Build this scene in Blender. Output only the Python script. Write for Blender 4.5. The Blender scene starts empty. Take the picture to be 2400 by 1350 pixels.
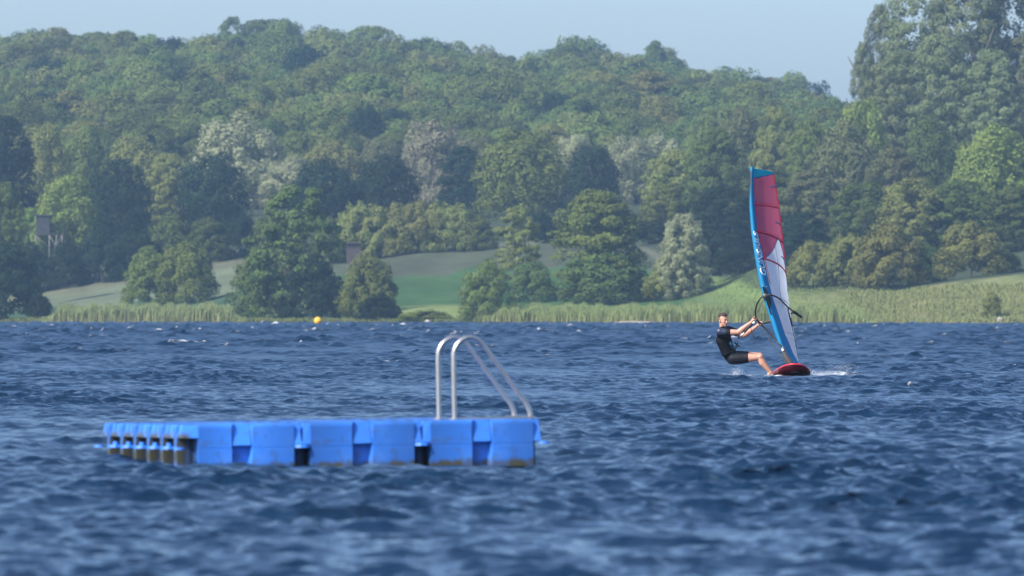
import bpy, bmesh, math
import numpy as np
from mathutils import Vector, Matrix
from mathutils.bvhtree import BVHTree

R = math.radians
scene = bpy.context.scene
col = scene.collection

# ------------------------------------------------------------------ camera, sky, sun, exposure
CAM_H = 1.2          # eye height above the lake, metres
FPX = 20000.0        # focal length in photograph pixels (300 mm on a 36 mm wide frame)
HOR = 735.0          # photograph row of the horizon
cam_d = bpy.data.cameras.new('camera')
cam_d.lens = 300.0; cam_d.sensor_width = 36.0
cam_d.clip_start = 0.5; cam_d.clip_end = 12000.0
cam_d.dof.use_dof = True
cam_d.dof.focus_distance = 164.5
cam_d.dof.aperture_fstop = 6.8
cam = bpy.data.objects.new('camera', cam_d); col.objects.link(cam)
cam.location = (0, 0, CAM_H)
cam.rotation_euler = (R(90) + math.atan((HOR - 675.0) / FPX), 0, 0)
scene.camera = cam

SUN = Vector((-0.64, -0.55, 0.70)).normalized()      # towards the sun
sun_el = math.asin(SUN.z)
sun_az = math.atan2(SUN.x, SUN.y)                    # from +Y, clockwise
world = bpy.data.worlds.new('World'); scene.world = world; world.use_nodes = True
wn = world.node_tree.nodes; wl = world.node_tree.links
for n in list(wn): wn.remove(n)
sky = wn.new('ShaderNodeTexSky'); sky.sky_type = 'NISHITA'; sky.sun_disc = False
sky.sun_elevation = sun_el; sky.sun_rotation = sun_az
sky.air_density = 0.75; sky.dust_density = 2.2; sky.ozone_density = 4.5
bg = wn.new('ShaderNodeBackground'); bg.inputs['Strength'].default_value = 0.15
wo = wn.new('ShaderNodeOutputWorld')
wl.new(sky.outputs[0], bg.inputs['Color']); wl.new(bg.outputs[0], wo.inputs['Surface'])

sd = bpy.data.lights.new('sun', 'SUN'); sd.energy = 3.4; sd.angle = R(0.53); sd.color = (1.0, 0.95, 0.86)
so = bpy.data.objects.new('sun', sd); col.objects.link(so)
so.rotation_euler = (-SUN).to_track_quat('-Z', 'Y').to_euler()
so.location = (-300, -150, 300)

vs = scene.view_settings
vs.view_transform = 'Standard'; vs.look = 'None'; vs.exposure = 0.85; vs.gamma = 1.0; vs.use_curve_mapping = False
scene.render.engine = 'CYCLES'
cy = scene.cycles
cy.use_denoising = True
try: cy.denoiser = 'OPENIMAGEDENOISE'
except Exception: pass
cy.max_bounces = 6; cy.diffuse_bounces = 2; cy.glossy_bounces = 3; cy.transmission_bounces = 4
cy.transparent_max_bounces = 8; cy.volume_bounces = 0
cy.sample_clamp_indirect = 4.0
cy.caustics_reflective = False; cy.caustics_refractive = False

# ------------------------------------------------------------------ helpers
def at(px, py, Y):
    """World point that lies Y metres out, seen at this photograph pixel."""
    return Vector(((px - 1200.0) * Y / FPX, Y, CAM_H - (py - HOR) * Y / FPX))

def mesh_np(name, V, F, smooth=False):
    me = bpy.data.meshes.new(name)
    V = np.ascontiguousarray(V, dtype=np.float32); F = np.ascontiguousarray(F, dtype=np.int32)
    k = F.shape[1]
    me.vertices.add(len(V)); me.vertices.foreach_set('co', V.ravel())
    me.loops.add(F.size); me.loops.foreach_set('vertex_index', F.ravel())
    me.polygons.add(len(F)); me.polygons.foreach_set('loop_start', np.arange(0, F.size, k, dtype=np.int32))
    if smooth: me.polygons.foreach_set('use_smooth', np.ones(len(F), dtype=bool))
    me.update(calc_edges=True)
    return me

def fattr(me, name, data):
    a = me.attributes.new(name, 'FLOAT', 'POINT'); a.data.foreach_set('value', np.ascontiguousarray(data, dtype=np.float32))

def cattr(me, name, data):
    a = me.attributes.new(name, 'FLOAT_COLOR', 'POINT'); a.data.foreach_set('color', np.ascontiguousarray(data, dtype=np.float32).ravel())

def obj(name, me, mat=None, parent=None):
    o = bpy.data.objects.new(name, me); col.objects.link(o)
    if mat is not None:
        if len(me.materials) == 0: me.materials.append(mat)
        elif me.materials[0] is not mat:
            o.material_slots[0].link = 'OBJECT'; o.material_slots[0].material = mat
    if parent is not None: o.parent = parent
    return o

def empty(name, loc=(0, 0, 0)):
    o = bpy.data.objects.new(name, None); col.objects.link(o); o.location = loc; o.empty_display_size = 0.2
    return o

def tag(o, label=None, cat=None, group=None, kind=None):
    if label: o['label'] = label
    if cat: o['category'] = cat
    if group: o['group'] = group
    if kind: o['kind'] = kind
    return o

class MB:
    """Collects simple shapes into one mesh."""
    def __init__(s): s.v = []; s.f = []
    def add(s, vs, fs):
        b = len(s.v); s.v += [tuple(p) for p in vs]; s.f += [tuple(i + b for i in q) for q in fs]; return s
    def hexa(s, bot, top):
        n = len(bot)
        fs = [tuple(range(n))[::-1], tuple(range(n, 2 * n))] + [(i, (i + 1) % n, n + (i + 1) % n, n + i) for i in range(n)]
        return s.add(list(bot) + list(top), fs)
    def box(s, a, b):
        (x0, y0, z0), (x1, y1, z1) = a, b
        return s.hexa([(x0, y0, z0), (x1, y0, z0), (x1, y1, z0), (x0, y1, z0)], [(x0, y0, z1), (x1, y0, z1), (x1, y1, z1), (x0, y1, z1)])
    def bar(s, p, q, w, h=None):
        return s.tube([p, q], [w / 2 * 1.2] * 2, 4)
    def tube(s, path, r, n=10, closed=False):
        P = [Vector(p) for p in path]
        rr = r if isinstance(r, (list, tuple)) else [r] * len(P)
        rings = []; up = None
        for i, p in enumerate(P):
            t = (P[min(i + 1, len(P) - 1)] - P[max(i - 1, 0)]).normalized()
            if up is None:
                up = Vector((0, 0, 1)) if abs(t.z) < 0.9 else Vector((1, 0, 0))
            up = (up - t * up.dot(t)).normalized(); sd_ = t.cross(up)
            rings.append([p + (up * math.cos(2 * math.pi * k / n) + sd_ * math.sin(2 * math.pi * k / n)) * rr[i] for k in range(n)])
        vs = [v for g in rings for v in g]; fs = []
        for i in range(len(P) - 1):
            for k in range(n):
                fs.append((i * n + k, i * n + (k + 1) % n, (i + 1) * n + (k + 1) % n, (i + 1) * n + k))
        fs.append(tuple(range(n))[::-1]); fs.append(tuple((len(P) - 1) * n + k for k in range(n)))
        return s.add(vs, fs)
    def ball(s, c, r, u=12, v=8, basis=None):
        c = Vector(c); r = Vector(r) if isinstance(r, (tuple, list, Vector)) else Vector((r, r, r))
        B = basis or Matrix.Identity(3)
        vs = [c + B @ Vector((0, 0, r.z))]
        for j in range(1, v):
            t = math.pi * j / v
            for k in range(u):
                a = 2 * math.pi * k / u
                vs.append(c + B @ Vector((r.x * math.sin(t) * math.cos(a), r.y * math.sin(t) * math.sin(a), r.z * math.cos(t))))
        vs.append(c + B @ Vector((0, 0, -r.z))); fs = []
        for k in range(u): fs.append((0, 1 + k, 1 + (k + 1) % u))
        for j in range(v - 2):
            for k in range(u):
                a = 1 + j * u; fs.append((a + k, a + u + k, a + u + (k + 1) % u, a + (k + 1) % u))
        e = len(vs) - 1; a = 1 + (v - 2) * u
        for k in range(u): fs.append((e, a + (k + 1) % u, a + k))
        return s.add(vs, fs)
    def mesh(s, name, smooth=False):
        me = bpy.data.meshes.new(name); me.from_pydata([tuple(v) for v in s.v], [], s.f); me.update()
        if smooth: me.polygons.foreach_set('use_smooth', [True] * len(me.polygons))
        return me
    def build(s, name, mat, parent=None, smooth=False):
        return obj(name, s.mesh(name, smooth), mat, parent)

def smooth_path(pts, n=6):
    """Catmull-Rom through the points."""
    P = [Vector(p) for p in pts]; out = []
    for i in range(len(P) - 1):
        a = P[max(i - 1, 0)]; b = P[i]; c = P[i + 1]; d = P[min(i + 2, len(P) - 1)]
        for k in range(n):
            t = k / n
            out.append(0.5 * ((2 * b) + (c - a) * t + (2 * a - 5 * b + 4 * c - d) * t * t + (3 * b - a - 3 * c + d) * t ** 3))
    out.append(P[-1]); return out

# ------------------------------------------------------------------ materials
def new_mat(name):
    m = bpy.data.materials.new(name); m.use_nodes = True
    nt = m.node_tree; nt.nodes.clear()
    return m, nt, nt.nodes, nt.links

def principled(name, color, rough=0.5, metal=0.0, vary=0.0, scale=8.0, bump=0.0, bscale=60.0, spec=0.5, coat=0.0):
    m, nt, N, L = new_mat(name)
    p = N.new('ShaderNodeBsdfPrincipled'); o = N.new('ShaderNodeOutputMaterial'); L.new(p.outputs[0], o.inputs[0])
    p.inputs['Base Color'].default_value = (*color, 1); p.inputs['Roughness'].default_value = rough
    p.inputs['Metallic'].default_value = metal; p.inputs['Specular IOR Level'].default_value = spec
    p.inputs['Coat Weight'].default_value = coat
    tc = N.new('ShaderNodeTexCoord')
    if vary:
        no = N.new('ShaderNodeTexNoise'); no.inputs['Scale'].default_value = scale; no.inputs['Detail'].default_value = 5
        L.new(tc.outputs['Object'], no.inputs['Vector'])
        mr = N.new('ShaderNodeMapRange'); mr.inputs['From Min'].default_value = 0.3; mr.inputs['From Max'].default_value = 0.7
        mr.inputs['To Min'].default_value = 1 - vary; mr.inputs['To Max'].default_value = 1 + vary
        L.new(no.outputs['Fac'], mr.inputs['Value'])
        mx = N.new('ShaderNodeVectorMath'); mx.operation = 'SCALE'; mx.inputs[0].default_value = color
        L.new(mr.outputs[0], mx.inputs['Scale']); L.new(mx.outputs[0], p.inputs['Base Color'])
    if bump:
        nb = N.new('ShaderNodeTexNoise'); nb.inputs['Scale'].default_value = bscale; nb.inputs['Detail'].default_value = 4
        L.new(tc.outputs['Object'], nb.inputs['Vector'])
        bu = N.new('ShaderNodeBump'); bu.inputs['Strength'].default_value = bump; bu.inputs['Distance'].default_value = 0.02
        L.new(nb.outputs['Fac'], bu.inputs['Height']); L.new(bu.outputs[0], p.inputs['Normal'])
    return m

def leaf_mat(name, color, trans=0.36, hue=0.02):
    m, nt, N, L = new_mat(name)
    d = N.new('ShaderNodeBsdfDiffuse'); t = N.new('ShaderNodeBsdfTranslucent'); mx = N.new('ShaderNodeMixShader')
    o = N.new('ShaderNodeOutputMaterial'); geo = N.new('ShaderNodeNewGeometry'); oi = N.new('ShaderNodeObjectInfo')
    hs = N.new('ShaderNodeHueSaturation'); hs.inputs['Color'].default_value = (*color, 1)
    mv = N.new('ShaderNodeMapRange'); mv.inputs['To Min'].default_value = 0.84; mv.inputs['To Max'].default_value = 1.16
    L.new(geo.outputs['Random Per Island'], mv.inputs['Value'])
    m2 = N.new('ShaderNodeMapRange'); m2.inputs['To Min'].default_value = 0.82; m2.inputs['To Max'].default_value = 1.18
    L.new(oi.outputs['Random'], m2.inputs['Value'])
    mul = N.new('ShaderNodeMath'); mul.operation = 'MULTIPLY'; L.new(mv.outputs[0], mul.inputs[0]); L.new(m2.outputs[0], mul.inputs[1])
    L.new(mul.outputs[0], hs.inputs['Value'])
    m3 = N.new('ShaderNodeMapRange'); m3.inputs['To Min'].default_value = 0.5 - hue; m3.inputs['To Max'].default_value = 0.5 + hue
    L.new(oi.outputs['Random'], m3.inputs['Value']); L.new(m3.outputs[0], hs.inputs['Hue'])
    L.new(hs.outputs[0], d.inputs['Color']); L.new(hs.outputs[0], t.inputs['Color'])
    mx.inputs[0].default_value = trans
    L.new(d.outputs[0], mx.inputs[1]); L.new(t.outputs[0], mx.inputs[2]); L.new(mx.outputs[0], o.inputs[0])
    return m

LEAF = {
    'green':  leaf_mat('foliage_green', (0.15, 0.19, 0.052)),
    'dark':   leaf_mat('foliage_dark', (0.026, 0.046, 0.024)),
    'lime':   leaf_mat('foliage_lime', (0.2, 0.26, 0.065)),
    'silver': leaf_mat('foliage_silver', (0.3, 0.32, 0.18)),
    'tan':    leaf_mat('foliage_tan', (0.27, 0.27, 0.165)),
    'olive':  leaf_mat('foliage_olive', (0.2, 0.215, 0.068)),
    'brown':  leaf_mat('foliage_brown', (0.145, 0.16, 0.072)),
    'poplar': leaf_mat('foliage_poplar', (0.175, 0.2, 0.092)),
    'deep':   leaf_mat('foliage_deep', (0.105, 0.142, 0.043)),
}
BARK = principled('bark', (0.10, 0.085, 0.065), 0.9, vary=0.3, scale=3)
BIRCH = principled('birch_bark', (0.50, 0.46, 0.40), 0.8, vary=0.4, scale=5)

# ------------------------------------------------------------------ the lake
BOARD_C = at(1862, 880, 164.2); RAFT_R = at(1235, 1090, 69.0)

def build_water():
    rng = np.random.default_rng(11)
    # rows (distance) - as fine as the chop needs close by, coarser far out
    ys = [34.0]
    while ys[-1] < 1175:
        y = ys[-1]
        dy = 0.055 if y < 65 else (0.00088 * y if y < 260 else (0.0015 * y))
        ys.append(y + dy)
    ys = np.array(ys); dys = np.gradient(ys)
    s_in = np.arange(-60, 2461, 9.0) - 1200
    s_mid = np.arange(60 + 20, 700, 22.0)
    s_out = np.array([760, 900, 1200, 1800, 3000, 6000, 14000, 40000, 160000, 1.4e6])
    right = np.concatenate([s_in.max() + s_mid - 60, s_in.max() + s_out])
    s = np.concatenate([-right[::-1], s_in, right]) / FPX
    X = np.clip(s[None, :] * ys[:, None], -2500, 2500); Yg = np.repeat(ys[:, None], len(s), 1)
    dxs = np.maximum(ys * 9.0 / FPX, dys * 0.42)
    NW = 120
    lam = np.exp(np.linspace(math.log(0.12), math.log(2.0), NW)) * rng.uniform(0.96, 1.04, NW)
    spread = np.interp(lam, [0.15, 0.6, 1.8], [0.95, 0.75, 0.50])
    th = -0.95 + spread * rng.normal(size=NW)
    ka = 0.0335 * np.interp(lam, [0.12, 0.25, 0.5, 0.9, 1.3, 2.0], [0.6, 1.0, 1.25, 1.05, 0.65, 0.35])
    ka *= np.interp(lam, [0.12, 0.4, 0.8, 1.6], [0.85, 1.12, 1.15, 1.0])
    lam *= 0.64; lam[-6:] = rng.uniform(1.9, 3.4, 6); ka[-6:] = 0.020
    NF = 46                                             # longer chop of the open middle of the lake
    lam = np.concatenate([lam, np.exp(np.linspace(math.log(0.75), math.log(2.9), NF))]); ka = np.concatenate([ka, np.full(NF, 0.034)])
    th = np.concatenate([th, -0.95 + 0.6 * rng.normal(size=NF)]); open_w = np.clip((ys - 130) / 170, 0, 1); NW += NF
    ph = rng.uniform(0, 2 * np.pi, NW)
    Z = np.zeros_like(X); DX = np.zeros_like(X); DY = np.zeros_like(X); J = np.zeros_like(X)
    # gusts: patches with more and less chop
    gust = 1 + 0.40 * np.sin(X * 0.31 + Yg * 0.055 + 1.0) * np.sin(Yg * 0.083 - X * 0.12) + 0.3 * np.sin(X * 0.9 - Yg * 0.21 + 1.5 * np.sin(Yg * 0.05)) * np.sin(X * 0.4 + Yg * 0.31)
    miss = np.full(len(ys), 0.00012); boost = np.interp(ys, [120, 250, 500, 900], [1.0, 1.05, 1.6, 2.3])
    for i in range(NW):
        w = np.clip((lam[i] / dxs - 2.0) / 2.0, 0, 1)
        full = open_w if i >= NW - NF else 1.0; w = w * full
        miss += (full ** 2 - w ** 2) * ka[i] ** 2 / 2
        rows = np.where(w > 0)[0]
        if len(rows) == 0: continue
        r1 = rows.max() + 1
        k = 2 * np.pi / lam[i]; dx, dy = math.cos(th[i]), math.sin(th[i])
        p = k * (dx * X[:r1] + dy * Yg[:r1]) + ph[i]
        a = (ka[i] / k) * w[:r1, None] * gust[:r1] * boost[:r1, None]
        c = np.cos(p); sn = np.sin(p)
        Z[:r1] += a * c; DX[:r1] -= 1.12 * a * dx * sn; DY[:r1] -= 1.12 * a * dy * sn; J[:r1] += k * a * c
    # calmer lee beside the board and the raft, trough under the raft's corner
    gb = np.exp(-((X - BOARD_C.x) ** 2 / 1.6 ** 2 + (Yg - BOARD_C.y) ** 2 / 3.0 ** 2))
    damp = 1 - 0.7 * gb
    gr = np.exp(-((X - RAFT_R.x) ** 2 / 0.55 ** 2 + (Yg - RAFT_R.y) ** 2 / 2.0 ** 2))
    gf = np.exp(-((X + 1.3) ** 2 / 2.4 ** 2 + (Yg - 69.5) ** 2 / 3.2 ** 2))
    damp *= 1 - 0.45 * gf
    Z *= damp; DX *= damp; DY *= damp
    Z += -0.06 * gr + 0.015 * gb - 0.045 * gf
    far_flat = np.clip((np.abs(s)[None, :] * FPX - 2200) / 3000, 0, 1)
    Z *= 1 - far_flat; DX *= 1 - far_flat; DY *= 1 - far_flat
    # whitecaps where crests pinch, in patches; churned water round the board
    pn = np.sin(X * 1.7 + 3.1 * np.sin(Yg * 0.13)) * np.sin(Yg * 0.37 + 2.0 * np.sin(X * 0.41)) + 0.6 * np.sin(X * 4.3 - Yg * 0.9) * np.sin(Yg * 1.3 + X)
    dist_w = np.interp(ys, [60, 140, 240, 600], [-0.4, 0.05, 0.35, 0.40])[:, None]
    foam = np.clip((J + dist_w - 0.95) / 0.35, 0, 1) * np.clip((pn - 0.25) / 0.5, 0, 1)
    def churn(px, py, wx, wy, k):
        c = at(px, py, 1.0); Yc = CAM_H / max(1e-6, (py - HOR) / FPX)
        xc = (px - 1200) * Yc / FPX
        return k * np.exp(-((X - xc) / wx) ** 2 - ((Yg - Yc) / wy) ** 2)
    rip = 0.5 + 0.5 * np.sin(X * 21 + 3 * np.sin(Yg * 2.3)) * np.sin(Yg * 5.1 + X * 7)
    wake = np.zeros_like(X)
    for (bx, by, wx, wy, k) in ((5.02, 163.2, 0.35, 1.6, 1.2), (4.3, 164.5, 0.45, 2.2, 1.0), (3.9, 166, 0.4, 2, 0.7),
                                (5.95, 164.0, 0.30, 1.6, 1.2), (6.35, 165.5, 0.45, 2.2, 1.0), (6.5, 168, 0.5, 3, 0.8), (5.4, 172, 0.5, 6, 0.8)):
        wake += k * np.exp(-((X - bx) / wx) ** 2 - ((Yg - by) / wy) ** 2)
    foam = np.clip(foam + np.clip(wake * rip * 1.1 - 0.25, 0, 1), 0, 1)
    V = np.stack([X + DX, Yg + DY, Z], -1).reshape(-1, 3)
    nr, nc = X.shape
    idx = np.arange(nr * nc).reshape(nr, nc)
    F = np.stack([idx[:-1, :-1], idx[:-1, 1:], idx[1:, 1:], idx[1:, :-1]], -1).reshape(-1, 4)
    # the near sheet, from behind the camera to the first row
    b = len(V)
    near = np.stack([X[0], np.full(nc, -200.0), np.zeros(nc)], -1)
    near[:, 0] = np.clip(s * 34.0, -2500, 2500)
    V = np.concatenate([V, near]); ni = np.arange(b, b + nc)
    F = np.concatenate([F, np.stack([ni[:-1], ni[1:], idx[0, 1:], idx[0, :-1]], -1)])
    me = mesh_np('water', V, F, True)
    rough = np.sqrt(np.clip(np.sqrt(miss) * 0.42, 0.003, 0.5))
    fattr(me, 'rough', np.concatenate([np.repeat(rough, nc), np.full(nc, 0.3)]))
    fattr(me, 'foam', np.concatenate([foam.reshape(-1), np.zeros(nc)]))
    m, nt, N, L = new_mat('lake_water')
    p = N.new('ShaderNodeBsdfPrincipled'); o = N.new('ShaderNodeOutputMaterial')
    p.inputs['Base Color'].default_value = (0.005, 0.022, 0.052, 1); p.inputs['Roughness'].default_value = 0.07
    p.inputs['IOR'].default_value = 1.333
    ra = N.new('ShaderNodeAttribute'); ra.attribute_name = 'rough'; L.new(ra.outputs['Fac'], p.inputs['Roughness'])
    tc = N.new('ShaderNodeTexCoord')
    mp = N.new('ShaderNodeMapping'); mp.inputs['Rotation'].default_value = (0, 0, 0.9); mp.inputs['Scale'].default_value = (1.0, 0.55, 1.0)
    L.new(tc.outputs['Object'], mp.inputs['Vector'])
    n1 = N.new('ShaderNodeTexNoise'); n1.inputs['Scale'].default_value = 12.0; n1.inputs['Detail'].default_value = 6; n1.inputs['Roughness'].default_value = 0.62
    n1.inputs['Distortion'].default_value = 0.6
    L.new(mp.outputs[0], n1.inputs['Vector'])
    bu = N.new('ShaderNodeBump'); bu.inputs['Strength'].default_value = 1.0; bu.inputs['Distance'].default_value = 0.020
    L.new(n1.outputs['Fac'], bu.inputs['Height']); L.new(bu.outputs[0], p.inputs['Normal'])
    df = N.new('ShaderNodeBsdfDiffuse'); df.inputs['Color'].default_value = (0.80, 0.82, 0.84, 1)
    at_ = N.new('ShaderNodeAttribute'); at_.attribute_name = 'foam'
    n2 = N.new('ShaderNodeTexNoise'); n2.inputs['Scale'].default_value = 22; n2.inputs['Detail'].default_value = 5
    L.new(tc.outputs['Object'], n2.inputs['Vector'])
    ad = N.new('ShaderNodeMath'); ad.operation = 'MULTIPLY_ADD'; ad.inputs[1].default_value = 2.6; ad.inputs[2].default_value = -1.35
    L.new(n2.outputs['Fac'], ad.inputs[0])
    s2 = N.new('ShaderNodeMath'); s2.operation = 'ADD'; L.new(at_.outputs['Fac'], s2.inputs[0]); L.new(ad.outputs[0], s2.inputs[1])
    gate = N.new('ShaderNodeMath'); gate.operation = 'MULTIPLY'; gate.use_clamp = True
    L.new(s2.outputs[0], gate.inputs[0]); L.new(at_.outputs['Fac'], gate.inputs[1])
    mx = N.new('ShaderNodeMixShader'); L.new(gate.outputs[0], mx.inputs[0]); L.new(p.outputs[0], mx.inputs[1]); L.new(df.outputs[0], mx.inputs[2])
    L.new(mx.outputs[0], o.inputs[0])
    w = obj('water', me, m); tag(w, 'choppy dark blue lake water with small whitecaps', kind='structure')
    return w
build_water()

# ------------------------------------------------------------------ the land beyond the lake
SKY_T = ([-800, 0, 100, 300, 370, 480, 545, 600, 680, 770, 840, 900, 990, 1060, 1200, 1350, 1480, 1540, 1640, 1750, 1850, 1900, 1950, 1990, 2100, 2400, 3200],
         [130, 80, 66, 64, 78, 70, 60, 66, 58, 70, 68, 80, 86, 96, 120, 98, 122, 124, 160, 176, 192, 222, 255, 285, 330, 360, 390])
HEDGE = ([-800, 0, 85, 300, 560, 800, 1100, 1300, 1500, 1620, 1700, 1800, 1900, 2100, 2300, 2400, 3200],
         [712, 702, 695, 664, 612, 597, 581, 566, 580, 632, 664, 684, 693, 690, 664, 642, 620])
HEDGE_Y = ([0, 1450, 1650, 1800, 2400], [1300, 1290, 1150, 1060, 1040])
def shore_y(u): return np.interp(u, [-2000, 0, 1200, 2400, 4400], [1190, 1140, 1075, 985, 940])

def terrain(x, Y):
    x = np.asarray(x, float); Y = np.asarray(Y, float)
    u = 1200 + x * FPX / np.maximum(Y, 100)
    Y0 = shore_y(u); Yh = np.interp(u, *HEDGE_Y); zh = CAM_H + (HOR - np.interp(u, *HEDGE)) * Yh / FPX
    z3 = zh + np.interp(u, [0, 600, 1000, 1600, 2000, 2400], [6.5, 5, 3.5, 3, 2.5, 1.2])
    z4 = np.interp(u, [0, 1500, 2000, 2400, 3000], [21, 21, 20, 24, 26])
    zc = CAM_H + (HOR - np.interp(u, *SKY_T) - 188) * 2100 / FPX
    st = [(Y0 - 60, -1.6 + 0 * u), (Y0, -0.05 + 0 * u), (Y0 + 3, 0.28 + 0 * u), (Y0 + 16, 0.55 + 0 * u), (Yh, zh), (Yh + 50, z3),
          (1560 + 0 * u, z4), (2100 + 0 * u, zc), (2500 + 0 * u, zc - 8), (4000 + 0 * u, 12 + 0 * u)]
    z = np.where(Y <= st[0][0], st[0][1], st[-1][1])
    for (ya, za), (yb, zb) in zip(st[:-1], st[1:]):
        t = (Y - ya) / (yb - ya); m = (t >= 0) & (t <= 1)
        z = np.where(m, za + (zb - za) * t, z)
    w = np.clip((Y - Y0 - 8) / 60, 0, 1)
    z = z + w * (0.35 * np.sin(x * 0.13 + Y * 0.031) + 0.25 * np.sin(x * 0.31 - Y * 0.07 + 1.3))
    return z

def build_land():
    ys = np.concatenate([np.arange(880, 1360, 2.0), np.arange(1360, 2600, 12.0), np.array([2700, 3000, 3500, 4000])])
    sl = np.concatenate([[-125, -20, -5, -1.6, -0.6, -0.3, -0.2, -0.13], np.arange(-1700, 1701, 10) / FPX, [0.13, 0.2, 0.3, 0.6, 1.6, 5, 20, 125]])
    X = np.clip(sl[None] * ys[:, None], -2500, 2500); Y = np.repeat(ys[:, None], len(sl), 1)
    Z = terrain(X, Y)
    u = 1200 + X * FPX / Y; py = HOR - (Z - CAM_H) * FPX / Y
    n1 = np.sin(X * 0.9 + 2 * np.sin(Y * 0.11)) * np.sin(Y * 0.23 + X * 0.17); n2 = np.sin(X * 0.27 + Y * 0.05) * np.sin(Y * 0.061 - X * 0.11 + 2)
    C = np.zeros(X.shape + (3,)); C[:] = (0.10, 0.13, 0.045)
    def mixc(mask, c):
        C[:] = C * (1 - mask[..., None]) + np.array(c) * mask[..., None]
    sm = lambda v, a, b: np.clip((v - a) / (b - a), 0, 1)
    Y0 = shore_y(u); Yh = np.interp(u, *HEDGE_Y)
    t = (Y - Y0) / (Yh - Y0)
    ctr = sm(u, 760, 800) * (1 - sm(u, 1600, 1660))
    mixc(ctr, (0.045, 0.092, 0.028))                                        # green crop
    mixc(ctr * sm(t + 0.03 * np.sin(u * 0.02) + 0.03 * np.sin(u * 0.05), 0.66, 0.69), (0.068, 0.078, 0.045))   # dry brown strip above it
    mixc(ctr * sm(t, 0.93, 0.96), (0.11, 0.115, 0.07))
    mixc(ctr * (1 - sm(t, 0.19, 0.23)), (0.16, 0.20, 0.065))                # pale grass by the shore
    lef = 1 - sm(u, 600, 660)
    mixc(lef, (0.120, 0.140, 0.080)); mixc(lef * (1 - sm(t + 0.05 * n2, 0.48, 0.52)), (0.050, 0.092, 0.042)); mixc(lef * sm(t, 0.93, 0.96), (0.12, 0.125, 0.075))
    rig = sm(u, 1640, 1700)
    mixc(rig, (0.135, 0.190, 0.058)); mixc(rig * sm(u + 60 * n2, 1800, 1900), (0.150, 0.170, 0.066))
    mixc(rig * sm(u, 1800, 1900) * sm(n1 + 0.5 * n2, 0.45, 0.9), (0.20, 0.175, 0.095))
    mixc(rig * sm(u, 1850, 1950) * sm(-n1 + 0.6 * n2, 0.45, 0.9), (0.095, 0.115, 0.048))
    mixc(sm(Y - Yh, 3, 9), (0.045, 0.06, 0.03))              # woodland floor
    mixc(1 - sm(Y - Y0, 1.5, 3.0), (0.24, 0.20, 0.13))
    C *= (1 + 0.10 * n1 + 0.12 * n2)[..., None]
    nr, nc = X.shape; idx = np.arange(nr * nc).reshape(nr, nc)
    F = np.stack([idx[:-1, :-1], idx[:-1, 1:], idx[1:, 1:], idx[1:, :-1]], -1).reshape(-1, 4)
    me = mesh_np('ground', np.stack([X, Y, Z], -1).reshape(-1, 3), F, True)
    cattr(me, 'soil', np.concatenate([C, np.ones(X.shape + (1,))], -1).reshape(-1, 4))
    m, nt, N, L = new_mat('meadow_ground')
    p = N.new('ShaderNodeBsdfPrincipled'); o = N.new('ShaderNodeOutputMaterial'); L.new(p.outputs[0], o.inputs[0])
    p.inputs['Roughness'].default_value = 0.95; p.inputs['Specular IOR Level'].default_value = 0.1
    a = N.new('ShaderNodeAttribute'); a.attribute_name = 'soil'; tc = N.new('ShaderNodeTexCoord')
    no = N.new('ShaderNodeTexNoise'); no.inputs['Scale'].default_value = 0.9; no.inputs['Detail'].default_value = 8; no.inputs['Roughness'].default_value = 0.65
    L.new(tc.outputs['Object'], no.inputs['Vector'])
    mr = N.new('ShaderNodeMapRange'); mr.inputs['From Min'].default_value = 0.25; mr.inputs['From Max'].default_value = 0.75; mr.inputs['To Min'].default_value = 0.7; mr.inputs['To Max'].default_value = 1.3
    L.new(no.outputs['Fac'], mr.inputs['Value'])
    sc = N.new('ShaderNodeVectorMath'); sc.operation = 'SCALE'; L.new(a.outputs['Color'], sc.inputs[0]); L.new(mr.outputs[0], sc.inputs['Scale'])
    L.new(sc.outputs[0], p.inputs['Base Color'])
    bu = N.new('ShaderNodeBump'); bu.inputs['Distance'].default_value = 0.35; bu.inputs['Strength'].default_value = 0.7
    L.new(no.outputs['Fac'], bu.inputs['Height']); L.new(bu.outputs[0], p.inputs['Normal'])
    tag(obj('ground', me, m), 'grassy far bank and wooded hillside', kind='structure')
build_land()

# ------------------------------------------------------------------ tree crowns: leaf clumps through the crown's volume
def leaf_quads(P, Nrm, size, rng, stretch=1.0):
    n = len(P)
    Nrm = Nrm / np.linalg.norm(Nrm, axis=1, keepdims=True)
    a = rng.normal(size=(n, 3)); a[:, 2] *= stretch
    T = a - Nrm * np.sum(a * Nrm, 1, keepdims=True); T /= np.linalg.norm(T, axis=1, keepdims=True)
    B = np.cross(Nrm, T)
    sz = size * rng.uniform(0.6, 1.35, (n, 1)); asp = rng.uniform(0.5, 0.9, (n, 1))
    V = np.stack([P - T * sz, P - B * sz * asp + T * sz * 0.1, P + T * sz, P + B * sz * asp + T * sz * 0.1], 1).reshape(-1, 3)
    return V, np.arange(4 * n).reshape(n, 4)

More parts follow.
